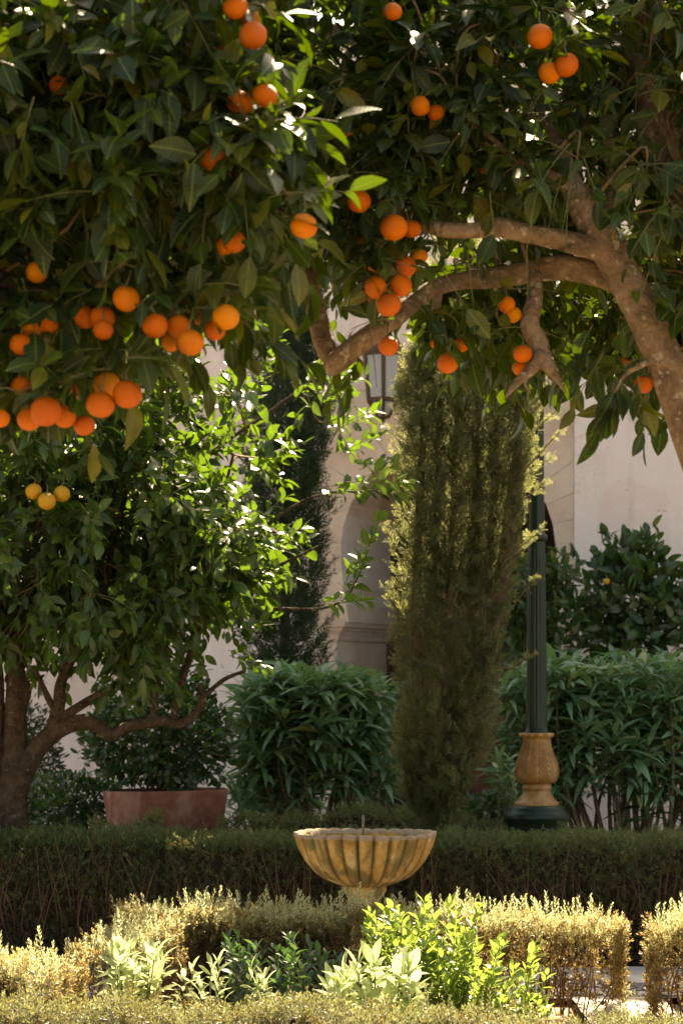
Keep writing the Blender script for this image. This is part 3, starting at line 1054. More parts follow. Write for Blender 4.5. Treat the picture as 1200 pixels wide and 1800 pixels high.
lv.finish(tr, L_ORANGE, M_LEAF, 300, 16, open_=fruit_open(FRUIT_R, DR) + limb_open(TR, (0, 1, 2, 4, 5, 9), DR, .8) + limb_open(TR, (3, 8, 10), DR, .6) + [(692, 685, 52, 9, .95), (698, 640, 38, 9, .85)])
add_fruit(tr, FRUIT_R, DR, M_FRUIT, 3)

# ------------------------------------------------------------------ near left orange tree
DL = 6.2
bx = P(-430, 1200, DL)
tl_ = thing('orange_tree', 'dark orange tree in the foreground, low boughs heavy with oranges at upper left', 'tree', (bx[0], DL, 0))
TL = [
    [(-430, 1200 + H * F / DL, 62), (-425, 1700, 52), (-400, 1300, 48), (-360, 900, 46), (-300, 600, 40), (-220, 380, 34), (-120, 200, 26), (0, 80, 18), (120, 0, 13), (240, -60, 9)],
    [(-250, 450, 24), (-150, 440, 22), (-40, 470, 17, -.1), (80, 520, 13, -.15), (200, 540, 10, -.1), (320, 530, 8, 0), (420, 520, 5, .1)],
    [(-130, 215, 20), (0, 220, 16, .2), (120, 250, 14, .3), (250, 270, 12, .3), (360, 260, 9, .3), (460, 230, 6, .3)],
    [(338, -140, 12, .25), (332, -40, 11, .2), (330, 30, 10, .15), (325, 95, 9, .15), (320, 180, 7, .15), (312, 235, 4, .15)],
    [(334, 40, 5, .15), (350, 80, 5, .12), (375, 130, 4, .1), (400, 180, 3, .08)],
    [(330, 90, 4, .15), (345, 150, 4, .12), (352, 210, 3, .1)],
    [(-60, 480, 12, -.1), (0, 560, 10, -.15), (60, 640, 7, -.2), (140, 660, 5, -.2)],
    [(0, 80, 12), (100, 110, 10, .2), (180, 130, 8, .25), (300, 150, 5, .3)],
    [(240, -60, 9), (340, -120, 12, .25)],
    [(360, 260, 6, .3), (440, 340, 5, .15), (520, 380, 4, .05)],
]
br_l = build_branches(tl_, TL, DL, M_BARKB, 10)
poly_l = [(-400, -200), (500, -200), (450, 0), (450, 140), (490, 250), (490, 370), (440, 420), (400, 480), (330, 490), (190, 480), (120, 540), (70, 590), (-200, 610), (-400, 540)]
lv, tw, bw = Leaves(), MB(), MB()
cl = crown_clusters(poly_l, DL - .35, DL + 1.1, 215)
clothe(tl_, cl, br_l, lv, tw, bw, .100, centre=P(100, 200, DL + .4))
for (x, y, dD, n, dx) in [(80, 620, -.25, 8, .1), (60, 650, -.2, 8, -.2), (20, 640, -.2, 9, -.1), (120, 610, -.2, 8, .3), (420, 590, 0, 8, .9), (450, 600, .05, 8, 1.0), (500, 440, -.1, 8, .3), (250, 600, -.1, 6, .3), (380, 600, 0, 8, .7), (128, 722, .05, 6, .3), (40, 520, -.2, 8, .2), (300, 620, 0, 6, .6), (160, 600, -.15, 8, .3), (480, 190, -.2, 7, .3), (500, 230, -.2, 7, .2), (410, 210, -.3, 6, 0), (60, 200, -.4, 8, -.2), (120, 190, -.4, 8, .2)]:
    leafy_twig(lv, tw, P(x, y - 30, DL + dD), np.array([dx, rng.normal() * .2, -.7]), .16, n, .10, .7, .8, sag=.1)
FRUIT_L = [(414, 12, 22, -.3), (445, 62, 25, -.35), (402, 88, 18, -.1), (440, 32, 18, -.15), (466, 168, 22, -.35), (422, 180, 23, -.3), (376, 172, 18, -.2), (405, 292, 20, -.2), (376, 279, 25, -.32), (430, 292, 16, -.1), (411, 425, 21, -.3), (395, 432, 17, -.2), (534, 397, 24, -.35), (222, 525, 24, -.3), (273, 573, 23, -.35), (314, 574, 21, -.3), (335, 602, 24, -.35), (397, 557, 24, -.35), (378, 580, 19, -.25), (300, 602, 17, -.2), (180, 558, 23, -.25), (148, 558, 22, -.2), (182, 580, 18, -.3), (66, 478, 20, -.2), (58, 572, 22, -.2), (85, 570, 19, -.2), (125, 597, 17, -.15), (38, 605, 20, -.25), (177, 711, 26, -.38), (224, 693, 26, -.38), (188, 676, 24, -.27), (81, 723, 28, -.38), (52, 737, 22, -.3), (114, 732, 21, -.27), (149, 748, 19, -.25), (1, 735, 17, -.35), (38, 680, 20, -.2), (143, 684, 19, -.15), (333, 540, 15, -.1), (104, 150, 18, -.15), (212, 118, 13, .1), (250, 92, 12, .1), (262, 145, 12, .1), (287, 178, 14, .05), (372, 510, 16, -.05), (346, 558, 14, -.15), (104, 285, 12, .1), (100, 510, 12, -.1)]
fruit_leaves(lv, tw, FRUIT_L, DL, .098)
tw.build('twig', M_GTWIG, tl_, kind='stuff')
bw.build('small_branch', M_TWIG, tl_, kind='stuff')
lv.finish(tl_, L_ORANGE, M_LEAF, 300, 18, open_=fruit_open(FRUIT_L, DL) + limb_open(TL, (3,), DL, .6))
add_fruit(tl_, FRUIT_L, DL, M_FRUIT, 9)

# ------------------------------------------------------------------ orange tree behind the hedge on the left
DB = 12.6
bx = P(10, 1200, DB)
tb = thing('orange_tree', 'sunlit orange tree with crooked low limb behind the clipped hedge at left', 'tree', (bx[0], DB, 0))
TB = [
    [(2, 1200 + H * F / DB, 56), (10, 1560, 42), (16, 1440, 32), (22, 1380, 27), (26, 1310, 22), (28, 1240, 19), (28, 1170, 16), (22, 1110, 15), (38, 1085, 11), (48, 1020, 9), (62, 950, 7), (75, 860, 5)],
    [(22, 1120, 9), (2, 1070, 9), (-15, 1000, 8), (-20, 900, 6)],
    [(-2, 1480, 24), (-8, 1400, 21), (-12, 1300, 20), (-10, 1200, 18), (-20, 1100, 15), (-60, 950, 12), (-80, 800, 8)],
    [(22, 1400, 24), (50, 1340, 20), (82, 1298, 17), (115, 1277, 15), (150, 1268, 14), (174, 1277, 13), (196, 1292, 12), (206, 1287, 11), (240, 1274, 11), (285, 1268, 10), (318, 1272, 9), (344, 1252, 8), (356, 1230, 6), (352, 1200, 4)],
    [(40, 1245, 9), (46, 1210, 10), (34, 1190, 9)],
    [(92, 1290, 14), (103, 1240, 12), (108, 1200, 10), (135, 1140, 9), (165, 1090, 7), (185, 1040, 6), (200, 960, 5), (220, 880, 4)],
    [(98, 1250, 7), (84, 1225, 6), (70, 1195, 5), (58, 1170, 4)],
    [(108, 1262, 9), (150, 1236, 8), (190, 1212, 7), (225, 1192, 4), (250, 1160, 3)],
    [(304, 1266, 7), (316, 1212, 6), (334, 1150, 6), (348, 1085, 5), (362, 1020, 4), (380, 920, 3), (410, 800, 2.5)],
    [(272, 1264, 5), (264, 1215, 4.5), (262, 1180, 4), (268, 1120, 3)],
    [(272, 1250, 4.5), (280, 1200, 4), (290, 1150, 4), (300, 1080, 3)],
    [(352, 1230, 4), (392, 1196, 4), (428, 1180, 3)],
    [(200, 960, 4), (280, 880, 4), (380, 790, 3.5), (480, 720, 3), (560, 660, 2.5)],
    [(362, 1020, 4), (430, 960, 3.5), (500, 900, 3), (570, 868, 2.2), (640, 864, 1.8), (690, 858, 1.2)],
    [(480, 1070, 3), (560, 1070, 2.5), (604, 1054, 2), (626, 1020, 1.8), (645, 970, 1.5), (656, 930, 1)],
    [(410, 800, 2.5), (300, 700, 2.5), (320, 630, 3)],
    [(340, 1120, 4), (400, 1050, 3.5), (480, 1000, 3), (560, 960, 2)],
]
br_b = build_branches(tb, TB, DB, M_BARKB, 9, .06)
lv, tw, bw = Leaves(), MB(), MB()
poly_b = [(-260, 420), (300, 430), (520, 560), (600, 660), (640, 770), (600, 850), (560, 900), (500, 980), (440, 1040), (420, 1120), (390, 1150), (340, 1140), (250, 1150), (180, 1160), (100, 1150), (40, 1150), (-260, 1150)]


def hole_b(x, y):
    if 250 < x < 470 and y > 1000: return .28
    if y > 1080: return .45
    if x > 470 and y < 870: return .2
    if x > 300 and y < 900: return .36
    if x > 460: return .35
    return 1


cl = crown_clusters(poly_b, DB - .9, DB + .9, 210, hole=hole_b) + crown_clusters([(-200, 740), (330, 760), (400, 900), (370, 1020), (250, 1110), (-200, 1130)], DB - .5, DB + 1.1, 170)
clothe(tb, cl, br_b, lv, tw, bw, .096, (6, 10), (6, 10), (.16, .3), .22, link_r=.007, centre=P(150, 950, DB), thin=lambda c: .5 if project(c[None])[0][0] > 430 else 1.0)
# long young shoots rising in the sun
for (x, y, dx, dz, L) in [(560, 868, 1, .08, .4), (600, 866, 1, .05, .3), (604, 1050, .3, .9, .22), (625, 1020, .35, .9, .34), (560, 1060, .8, .1, .2), (600, 800, .8, .5, .26), (570, 760, .9, .4, .3), (520, 700, .6, .8, .3), (320, 700, .1, 1, .3), (300, 720, .3, .9, .3), (400, 720, .2, 1, .3), (450, 700, .3, .9, .3), (560, 720, .5, .7, .25), (480, 650, .3, .9, .25), (360, 690, -.2, .9, .3), (590, 700, .4, .8, .2), (640, 830, .9, .4, .16), (420, 1110, .5, .2, .2), (400, 1150, .5, -.2, .2), (290, 1190, .3, -.4, .16), (200, 1180, .3, -.5, .2), (450, 960, .9, .2, .25), (470, 950, .8, .3, .2)]:
    for q in range(2):
        leafy_twig(lv, tw, P(x, y, DB - .2 + .35 * rng.normal()) + rng.normal(size=3) * .02, np.array([dx, rng.normal() * .3, dz]), L, int(L * 38) + 2, .082, .0, .9, sag=.05)
tw.build('twig', M_GTWIG, tb, kind='stuff')
bw.build('small_branch', M_TWIG, tb, kind='stuff')
FRUIT_B = [(60, 864, 15, -.9), (83, 881, 16, -.95), (109, 868, 15, -.9)]
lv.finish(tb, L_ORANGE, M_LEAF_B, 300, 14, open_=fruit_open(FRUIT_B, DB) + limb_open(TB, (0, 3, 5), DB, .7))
add_fruit(tb, FRUIT_B, DB, M_FRUITY, 21)


# ------------------------------------------------------------------ cypresses
def cypress(label, D, leaders, n, size, mat, base_px, trunk_r, barkm, edge):
    b = P(*base_px, D)
    root = thing('cypress_tree', label, 'tree', (b[0], D, 0))
    mb = MB()
    bw = MB()
    lens = [sum(np.linalg.norm(np.diff(catmull(px_branch(l, D)[0], 6), axis=0), axis=1)) for l in leaders]
    first = True
    for l, ln in zip(leaders, lens):
        p, r = px_branch(l, D)
        a = catmull(np.column_stack([p, r]), 8)
        t = MB(); tube(t, a[:, :3], np.linspace(trunk_r, trunk_r * .15, len(a)), 8, 1, .05)
        t.build('trunk' if first else 'leader', barkm, root); first = False
        wl = np.array([a_ * np.mean([q_[2] for q_ in l_]) for a_, l_ in zip(lens, leaders)])
        N = int(n * ln * np.mean([q_[2] for q_ in l]) / wl.sum())
        k = rng.uniform(0, len(a) - 1.001, N)
        k0 = k.astype(int); f = (k - k0)[:, None]
        c = a[k0, :3] * (1 - f) + a[k0 + 1, :3] * f
        rr = a[k0, 3] * (1 - f[:, 0]) + a[k0 + 1, 3] * f[:, 0]
        ang = rng.uniform(0, 2 * np.pi, N)
        lump = 1 + .16 * np.sin(ang * 3 + c[:, 2] * 6) + .12 * np.sin(c[:, 2] * 13 + ang * 2)
        q = np.sqrt(rng.uniform(.08, 1.0, N)) * rr * lump
        out = np.column_stack([np.cos(ang), np.sin(ang), np.zeros(N)])
        pos = c + out * q[:, None]
        d = unit(out * (.45 + .3 * rng.random((N, 1))) + np.array([0, 0, 1.0]) + rng.normal(size=(N, 3)) * .28)
        R = frames(d, out, .8)
        sz = size * rng.uniform(.6, 1.25, N)
        which = rng.integers(0, 3, N)
        for qq in range(3):
            m_ = which == qq
            scatter(mb, SPRAYS[qq], pos[m_], R[m_], sz[m_])
        # feeder twigs
        for z in range(0, N, 40):
            tube(bw, [c[z] - [0, 0, q[z] * .8], (c[z] + pos[z]) / 2, pos[z]], [.006, .004, .0015], 4, 2, cap=False)
    for (x, y, dx, L, dD) in edge:            # long free sprays at the silhouette
        b0 = P(x, y, D + dD)
        d = unit(np.array([dx, rng.normal() * .2, .55]))
        tube(bw, [b0 - d * .1, b0 + d * L * .5, b0 + d * L], [.004, .003, .001], 4, 2, cap=False)
        m_ = int(L * 130) + 4
        tt = rng.random(m_)
        pp = b0 + d * L * tt[:, None]
        dd = unit(d + rng.normal(size=(m_, 3)) * .55)
        scatter(mb, SPRAYS[0], pp, frames(dd), .055 * rng.uniform(.6, 1.2, m_))
    mb.build('crown', mat, root, kind='stuff')
    bw.build('twig', barkm, root, kind='stuff')
    return root


DC = 13.0
cypress('broad feathery cypress glowing at its edges, behind the fountain bowl', DC,
        [[(760, 1200 + H * F / DC, 30), (764, 1440, 40), (769, 1390, 60), (776, 1320, 74), (784, 1200, 80), (792, 1000, 76), (800, 800, 84), (808, 600, 82), (808, 420, 40)],
         [(758, 1400, 22), (740, 1300, 34), (732, 1130, 40), (734, 950, 40), (742, 800, 42), (742, 700, 34), (736, 620, 12)],
         [(772, 1050, 34), (772, 900, 46), (774, 760, 50), (772, 640, 46), (770, 520, 18)],
         [(838, 1050, 30), (838, 900, 44), (842, 760, 48), (846, 640, 46), (846, 520, 18)],
         [(782, 1400, 22), (822, 1270, 36), (842, 1080, 40), (862, 950, 46), (870, 800, 52), (872, 680, 46), (866, 560, 20)],
         [(800, 1250, 26), (868, 1100, 22), (895, 900, 24), (908, 800, 26), (918, 720, 26), (928, 660, 18), (932, 610, 6)]],
        12600, .095, M_CYP, (760, 1440), .042, M_CYPBARK,
        [(930, 700, .5, .14, 0), (940, 720, .6, .2, -.1), (935, 760, .6, .18, 0), (945, 800, .5, .2, -.1), (930, 830, .8, .16, 0), (930, 870, .6, .12, 0), (905, 970, .6, .2, -.15), (900, 985, .5, .16, -.1), (920, 1040, .4, .1, -.1), (730, 650, -.1, .14, 0), (712, 700, -.3, .1, 0), (704, 780, -.4, .1, 0), (700, 850, -.3, .1, 0), (694, 960, -.3, .12, 0), (690, 1060, -.3, .1, 0), (960, 690, .7, .1, 0), (890, 1180, .8, .2, -.2)])
DC2 = 16.2
cypress('dark narrow cypress close to the wall behind the sunlit orange tree', DC2,
        [[(505, 1200 + H * F / DC2, 30), (500, 1350, 52), (500, 1180, 60), (502, 1000, 60), (505, 850, 62), (512, 700, 64), (518, 560, 44), (522, 430, 10)]],
        5200, .15, M_CYPD, (505, 1440), .05, M_CYPBARK,
        [(570, 1000, .6, .12, 0), (565, 1100, .6, .12, 0), (572, 900, .4, .12, 0), (590, 760, .3, .12, 0), (560, 1150, .5, .12, 0)])


# ------------------------------------------------------------------ hedges
def vnoise(x, seed):
    r = np.random.default_rng(seed)
    o = 0
    for k in range(5):
        f = 1.6 * 1.9 ** k
        o = o + np.sin(x * f + r.uniform(0, 6.28)) / (1 + k * .8)
    return o / 2.2


def hedge(label, path, width, mat, dens=1700, size=.07, seed=1, bare=0.0, shoots=0, core=True, side_up=.9, twigs=60, group=None, coreb=0.0, ends=True, wob=.09):
    path = np.asarray(path, float)           # x, y, height
    seg = np.linalg.norm(np.diff(path[:, :2], axis=0), axis=1)
    s_ = np.concatenate([[0], np.cumsum(seg)])
    Lt = s_[-1]

    def at(s):
        x = np.interp(s, s_, path[:, 0]); y = np.interp(s, s_, path[:, 1]); h = np.interp(s, s_, path[:, 2])
        e = 1e-3 * Lt
        tx = np.interp(np.minimum(s + e, Lt), s_, path[:, 0]) - np.interp(np.maximum(s - e, 0), s_, path[:, 0])
        ty = np.interp(np.minimum(s + e, Lt), s_, path[:, 1]) - np.interp(np.maximum(s - e, 0), s_, path[:, 1])
        t = unit(np.stack([tx, ty], -1))
        h = h * (1 + wob * vnoise(s * 1.7, seed)) + .018 * vnoise(s * 7, seed + 1)
        return np.stack([x, y], -1), t, np.stack([t[:, 1], -t[:, 0]], -1), h
    mid = at(np.array([Lt / 2]))[0][0]
    root = thing('hedge', label, 'hedge', (mid[0], mid[1], 0), group)
    hm = path[:, 2].mean()
    mb, bw = MB(), MB()
    # faces: front (towards -y), back, top, two ends
    for face, area in (('front', Lt * hm), ('back', Lt * hm * .35), ('top', Lt * width), ('end0', width * hm), ('end1', width * hm)):
        if face.startswith('end') and not ends: continue
        N = int(area * dens)
        s = rng.uniform(0, Lt, N)
        if face == 'end0': s = rng.uniform(0, .03, N)
        if face == 'end1': s = Lt - rng.uniform(0, .03, N)
        c, t, nrm, h = at(s)
        v = rng.uniform(-1, 1, N)
        u = rng.uniform(0, 1, N)
        hw = width / 2 * (1 + .10 * vnoise(s * 3, seed + 5))
        up = np.array([0, 0, 1.0])
        if face in ('front', 'back'):
            sg = 1 if face == 'front' else -1
            z = h * (bare + (1 - bare) * u ** .85)
            bulge = 1 - .20 * np.clip((z / h - .75) / .25, 0, 1) ** 2 - .12 * (1 - z / h) + .06 * vnoise(s * 6 + z * 5, seed + 7)
            off = hw * bulge - np.abs(rng.normal(size=N)) * .025
            xy = c + nrm * (sg * off)[:, None]
            n3 = np.column_stack([nrm * sg, np.zeros(N)])
            d = n3 * .6 + up * side_up * .75 + rng.normal(size=(N, 3)) * .5
        elif face == 'top':
            off = v * hw * .92
            z = h - .03 * v ** 2 - np.abs(rng.normal(size=N)) * .02 - .03
            xy = c + nrm * off[:, None]
            n3 = np.column_stack([nrm * v[:, None] * .5, np.ones(N)])
            d = n3 + rng.normal(size=(N, 3)) * .35
        else:
            sg = -1 if face == 'end0' else 1
            z = h * (bare + (1 - bare) * u ** .85)
            xy = c + nrm * (v * hw * .95)[:, None] + t * sg * .02
            n3 = np.column_stack([t * sg, np.zeros(N)])
            d = n3 * .5 + up * side_up + rng.normal(size=(N, 3)) * .4
        pos = np.column_stack([xy, np.maximum(z - .02, .01)])
        d = unit(d)
        R = frames(d)
        sz = size * rng.uniform(.55, 1.2, N)
        wh = rng.integers(0, 3, N)
        rv = rng.random(N)
        if face != 'top':      # older, browner growth low on the sides, their shade also put into colour
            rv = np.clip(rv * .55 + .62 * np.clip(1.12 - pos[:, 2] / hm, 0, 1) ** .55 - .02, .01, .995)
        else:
            rv = rv * .5  # tops take the paler ramp end, sunlight put into their colour
        for q in range(3):
            m_ = wh == q
            scatter(mb, SPRIGS[q], pos[m_] - d[m_] * (sz[m_] * .35)[:, None], R[m_], sz[m_], rv[m_])
    if shoots:
        s = rng.uniform(0, Lt, shoots)
        c, t, nrm, h = at(s)
        v = rng.uniform(-.9, .9, shoots)
        pos = np.column_stack([c + nrm * (v * width / 2)[:, None], h - .05])
        d = unit(np.array([0, 0, 1.0]) + rng.normal(size=(shoots, 3)) * .28)
        scatter(mb, SPRIGS_LONG[0], pos, frames(d), .085 * rng.uniform(.6, 1.35, shoots), rng.random(shoots) * .3)
    # stems and bare twigs
    M = int(twigs * Lt)
    s = rng.uniform(0, Lt, M)
    c, t, nrm, h = at(s)
    for q in range(M):
        sg = 1 if rng.random() < .75 else -1
        o0 = width / 2 * rng.uniform(.2, .7) * sg
        o1 = width / 2 * rng.uniform(.86, 1.02) * sg
        p0 = np.array([*(c[q] + nrm[q] * o0), 0.0])
        p1 = np.array([*(c[q] + nrm[q] * o1 + t[q] * rng.normal() * .04), h[q] * rng.uniform(.3, .5)])
        p2 = np.array([*(c[q] + nrm[q] * o1 * rng.uniform(.85, 1.04) + t[q] * rng.normal() * .06), h[q] * rng.uniform(.6, .98)])
        r0 = rng.uniform(.002, .0045)
        tube(bw, [p0, p1, p2], [r0, r0 * .7, r0 * .3], 4, 3, cap=False)
    mb.build('foliage', mat, root, kind='stuff')
    bw.build('stem', M_RTWIG, root, kind='stuff')
    if core and Lt > .5:
        cb = MB()
        ss = np.linspace(.16, Lt - .16, max(4, int(Lt * 8)))
        c, t, nrm, h = at(ss)
        hw = width / 2 - .075
        k = len(ss)
        rows = []
        for o, zf in ((hw, coreb), (hw * 1.0, .6), (hw * .8, 1), (-hw * .8, 1), (-hw, .6), (-hw, coreb)):
            rows.append(np.column_stack([c + nrm * (o + .015 * rng.normal(size=k))[:, None], np.maximum((h - .085) * zf, .0) + .012 * rng.normal(size=k)]))
        V = np.stack(rows, 1).reshape(-1, 3)
        i = np.arange(k - 1)[:, None] * 6; j = np.arange(6)[None]; jn = (j + 1) % 6
        F4 = np.stack([i + j, i + jn, i + 6 + jn, i + 6 + j], -1).reshape(-1, 4)
        F4 = np.vstack([F4, [[0, 1, 2, 3], [0, 3, 4, 5], [(k - 1) * 6 + 3, (k - 1) * 6 + 2, (k - 1) * 6 + 1, (k - 1) * 6], [(k - 1) * 6 + 5, (k - 1) * 6 + 4, (k - 1) * 6 + 3, (k - 1) * 6]]])
        cb.add(V, F4)
        cb.build('light_block_core', M_CORE, root)  # opaque core added to stop light, in place of inner twigs
    return root


def hz(py, D): return H - (py - HY) / F * D
def hx(px, D): return (px - 600) / F * D


hedge('long clipped dark hedge with vertical twigs behind the fountain', [(-2.3, 12.42, .69), (-.9, 12.40, .69), (.2, 12.42, .67), (1.35, 12.40, .68), (2.3, 12.34, .70)], .78, M_ROSE, 1750, .064, 3, bare=.06, twigs=70, ends=False, wob=.02)
hedge('low far hedge strip round the cypress foot, behind the long dark hedge', [(hx(395, 13.7), 13.7, .69), (hx(560, 13.7), 13.75, .70), (hx(900, 13.7), 13.7, .68)], .36, M_ROSE, 1000, .07, 4, twigs=30)
hedge('small clipped hedge clump in front of the terracotta planter', [(hx(172, 13.2), 13.2, .72), (hx(272, 13.2), 13.2, .72)], .30, M_ROSE, 1900, .065, 5, twigs=30)
hedge('sunlit middle hedge with a shaded centre, right below the fountain bowl', [(hx(250, 10.25), 10.28, .47), (hx(330, 10.4), 10.42, .50), (hx(430, 10.4), 10.45, .50), (hx(560, 10.4), 10.45, .475), (hx(650, 10.4), 10.45, .475)], .40, M_ROSE_LIT, 2300, .068, 6, bare=.05, shoots=110, twigs=60)
hedge('golden sunlit hedge on the right with bare stems at its end', [(hx(655, 10.4), 10.45, .475), (hx(800, 10.4), 10.45, .465), (hx(960, 10.4), 10.42, .455), (hx(1050, 10.4), 10.40, .43), (hx(1082, 10.4), 10.40, .38)], .38, M_ROSE_LIT, 2000, .066, 7, bare=.16, shoots=110, twigs=90, core=False)
hedge('golden hedge piece at the right edge beyond the path gap', [(hx(1150, 10.2), 10.15, .40), (hx(1190, 10.2), 10.15, .45), (hx(1300, 10.2), 10.15, .46), (hx(1500, 10.2), 10.15, .46)], .40, M_ROSE_LIT, 2000, .066, 8, bare=.08, shoots=110, twigs=70)
hedge('short stepped hedge end bending toward the camera at left', [(hx(165, 9.75), 9.72, .37), (hx(215, 9.85), 9.85, .42), (hx(262, 10.0), 10.05, .46)], .34, M_ROSE_LIT, 2300, .064, 9, shoots=50, twigs=60)
hedge('bright hedge mound at the lower left edge', [(hx(-260, 8.95), 8.95, .44), (hx(-60, 8.95), 8.95, .44), (hx(60, 8.95), 8.95, .44), (hx(115, 8.95), 8.93, .36)], .50, M_ROSE_LIT, 2200, .062, 10, shoots=60, twigs=50)
hedge('front hedge with painted-in shade along the bottom of the picture', [(hx(-150, 8.35), 8.35, .34), (hx(130, 8.35), 8.35, .335), (hx(330, 8.35), 8.35, .37), (hx(470, 8.35), 8.35, .375), (hx(600, 8.35), 8.32, .345), (hx(800, 8.3), 8.28, .31), (hx(1000, 8.2), 8.2, .285), (hx(1350, 8.2), 8.2, .275)], .52, M_ROSE_SHADE, 1850, .06, 12, shoots=50, twigs=40, wob=.15)


# ------------------------------------------------------------------ fountain
DF = 11.5
sc_ = F / DF
fc = P(641, 1200, DF)
ft = thing('fountain', 'fluted ochre stone fountain bowl on a short pedestal', 'fountain', (fc[0], DF, 0))
NL = 26
zr = .705


def bowl_fn(A, R, Z):
    lob = np.abs(np.sin(A * NL / 2))                # 0 in the grooves, 1 on the ribs
    lob = lob ** .55
    k = np.clip((Z - .44) / .2, 0, 1)
    inside = INS[:, None]
    amp = np.where(inside > .5, .010, .020 * k + .006)
    R2 = R - (1 - lob) * amp * (1 + .3 * np.sin(A * 4.0 + 2)) + .003 * np.sin(A * 5 + 1) + .002 * np.sin(A * 11) + .0012 * np.random.default_rng(5).normal(size=R.shape)
    top = np.clip((Z - (zr - .02)) / .02, 0, 1)
    Z2 = Z + top * (lob - .6) * .008 + .003 * np.sin(A * 3 + .6) * top
    return R2, Z2


px_prof = [(36, 1558), (44, 1555.5), (60, 1550), (74, 1543.5), (86, 1535), (97, 1524), (106, 1513), (113, 1501), (119, 1488), (122.5, 1477), (125, 1468), (125.5, 1464)]
prof = [(PX(r, DF), hz(y, DF)) for r, y in px_prof]
ins = [0] * len(prof)
prof += [(.333, zr + .002), (.318, zr + .003), (.306, zr - .004), (.298, zr - .03), (.27, zr - .075), (.2, zr - .13), (.1, zr - .16), (.001, zr - .165)]
ins += [0, 1, 1, 1, 1, 1, 1, 1]
INS = np.array(ins, float)
mb = MB()
lathe(mb, prof, NL * 10, (fc[0], DF, 0), bowl_fn)
A = np.tile(np.linspace(0, 2 * np.pi, NL * 10, endpoint=False), len(prof))
groove = np.clip((.62 - np.abs(np.sin(A * NL / 2))) / .45, 0, 1) * np.repeat(1 - INS, NL * 10)
mb.R = [groove * (.6 + .4 * np.sin(A * 7 + 1) ** 2)]
mb.build('bowl', M_FOUNT, ft)
mb = MB()
pp = [(36.5, 1556), (38.5, 1560), (38, 1566), (34, 1571), (28, 1576), (24, 1584), (22, 1600), (24, 1640), (28, 1660), (30, 1664), (34, 1668), (36, 1676)]
lathe(mb, [(PX(r, DF), hz(y, DF)) for r, y in pp] + [(.11, .09), (.16, .085), (.165, .02), (.165, -.02)], 48, (fc[0], DF, 0))
mb.build('pedestal', M_FOUNT, ft)
mb = MB()
tube(mb, [P(638, 1512, DF), P(638, 1470, DF), P(638, 1433, DF)], [PX(2.6, DF)] * 3, 10, 2)
mb.build('spout_pipe', M_PIPE, ft)

# ------------------------------------------------------------------ lamp post
DP = 13.5
lc = P(942.5, 1200, DP)
lp = thing('lamp_post', 'dark green fluted lamp post with ochre leaf carved base', 'lamp post', (lc[0], DP, 0))
zz_ = lambda y: hz(y, DP)
rr_ = lambda r: PX(r, DP)
cx = (lc[0], DP, 0)
mb = MB()
lathe(mb, [(rr_(58), -.02), (rr_(60), zz_(1560)), (rr_(56), zz_(1470)), (rr_(50), zz_(1452)), (rr_(54), zz_(1446)), (rr_(57), zz_(1440)), (rr_(57.5), zz_(1433)), (rr_(55), zz_(1428)), (rr_(51), zz_(1425.5)), (rr_(50), zz_(1421)), (rr_(47), zz_(1417)), (rr_(42), zz_(1415)), (rr_(10), zz_(1414.5))], 64, cx)
mb.build('plinth', M_GREEN, lp)
vp = [(39, 1415.2), (39.5, 1411), (38, 1409.5), (33, 1406), (29, 1401), (26, 1396), (24.3, 1392), (24, 1388.5), (26, 1387), (26.6, 1384.5), (25.5, 1382), (24.4, 1380.5), (24.6, 1378)]
body = [(26, 1377.3), (31, 1375), (34.5, 1371), (36.8, 1365), (37.4, 1358), (36.8, 1351), (35.2, 1344), (32.5, 1336), (29.5, 1328), (27, 1320), (25, 1312), (24.2, 1305), (24.4, 1300), (25.5, 1297)]
fine = catmull(np.array(body), 8)
topc = [(28.5, 1294), (29.6, 1291), (29.4, 1289.5), (27, 1288.4), (18, 1288)]


def vase_fn(A, R, Z):
    n = 6
    loc = (A * n / (2 * np.pi) + .5) % 1.0 - .5        # -0.5 .. 0.5 across one leaf
    z0, z1 = zz_(1377), zz_(1300)
    v = np.clip((Z - z0) / (z1 - z0), 0, 1)
    msk = ((Z > z0) & (Z < z1)) * np.sin(np.pi * np.clip(v, 0, 1)) ** .4
    a = np.abs(loc)
    veins = np.sin(2 * np.pi * (v * 8 - a * 8 * (1 - .4 * v)))
    env = np.clip((.47 - a) / .1, 0, 1)
    rib = np.exp(-(a / .035) ** 2)
    d = msk * (veins * .0065 * env * (1 - rib) + .007 * rib - .006 * np.exp(-((a - .5) / .03) ** 2))
    lip = np.clip((Z - zz_(1297)) / .012, 0, 1) * np.clip((zz_(1288.6) - Z) / .004, 0, 1)
    d = d + lip * .006 * np.cos(A * 12)
    Z = Z - lip * .010 * (.5 - .5 * np.cos(A * 12))
    return R + d, Z


mb = MB()
lathe(mb, [(rr_(r), zz_(y)) for r, y in vp] + [(rr_(r), zz_(y)) for r, y in fine] + [(rr_(r), zz_(y)) for r, y in topc], 216, cx, vase_fn)
mb.build('ornate_base', M_OCHRE, lp)


def flute_fn(A, R, Z):
    k = np.clip((Z - zz_(1278)) / .02, 0, 1) * np.clip((zz_(958) - Z) / .02, 0, 1)
    return R - k * .0035 * (.5 - .5 * np.cos(A * 16)) ** 2, Z


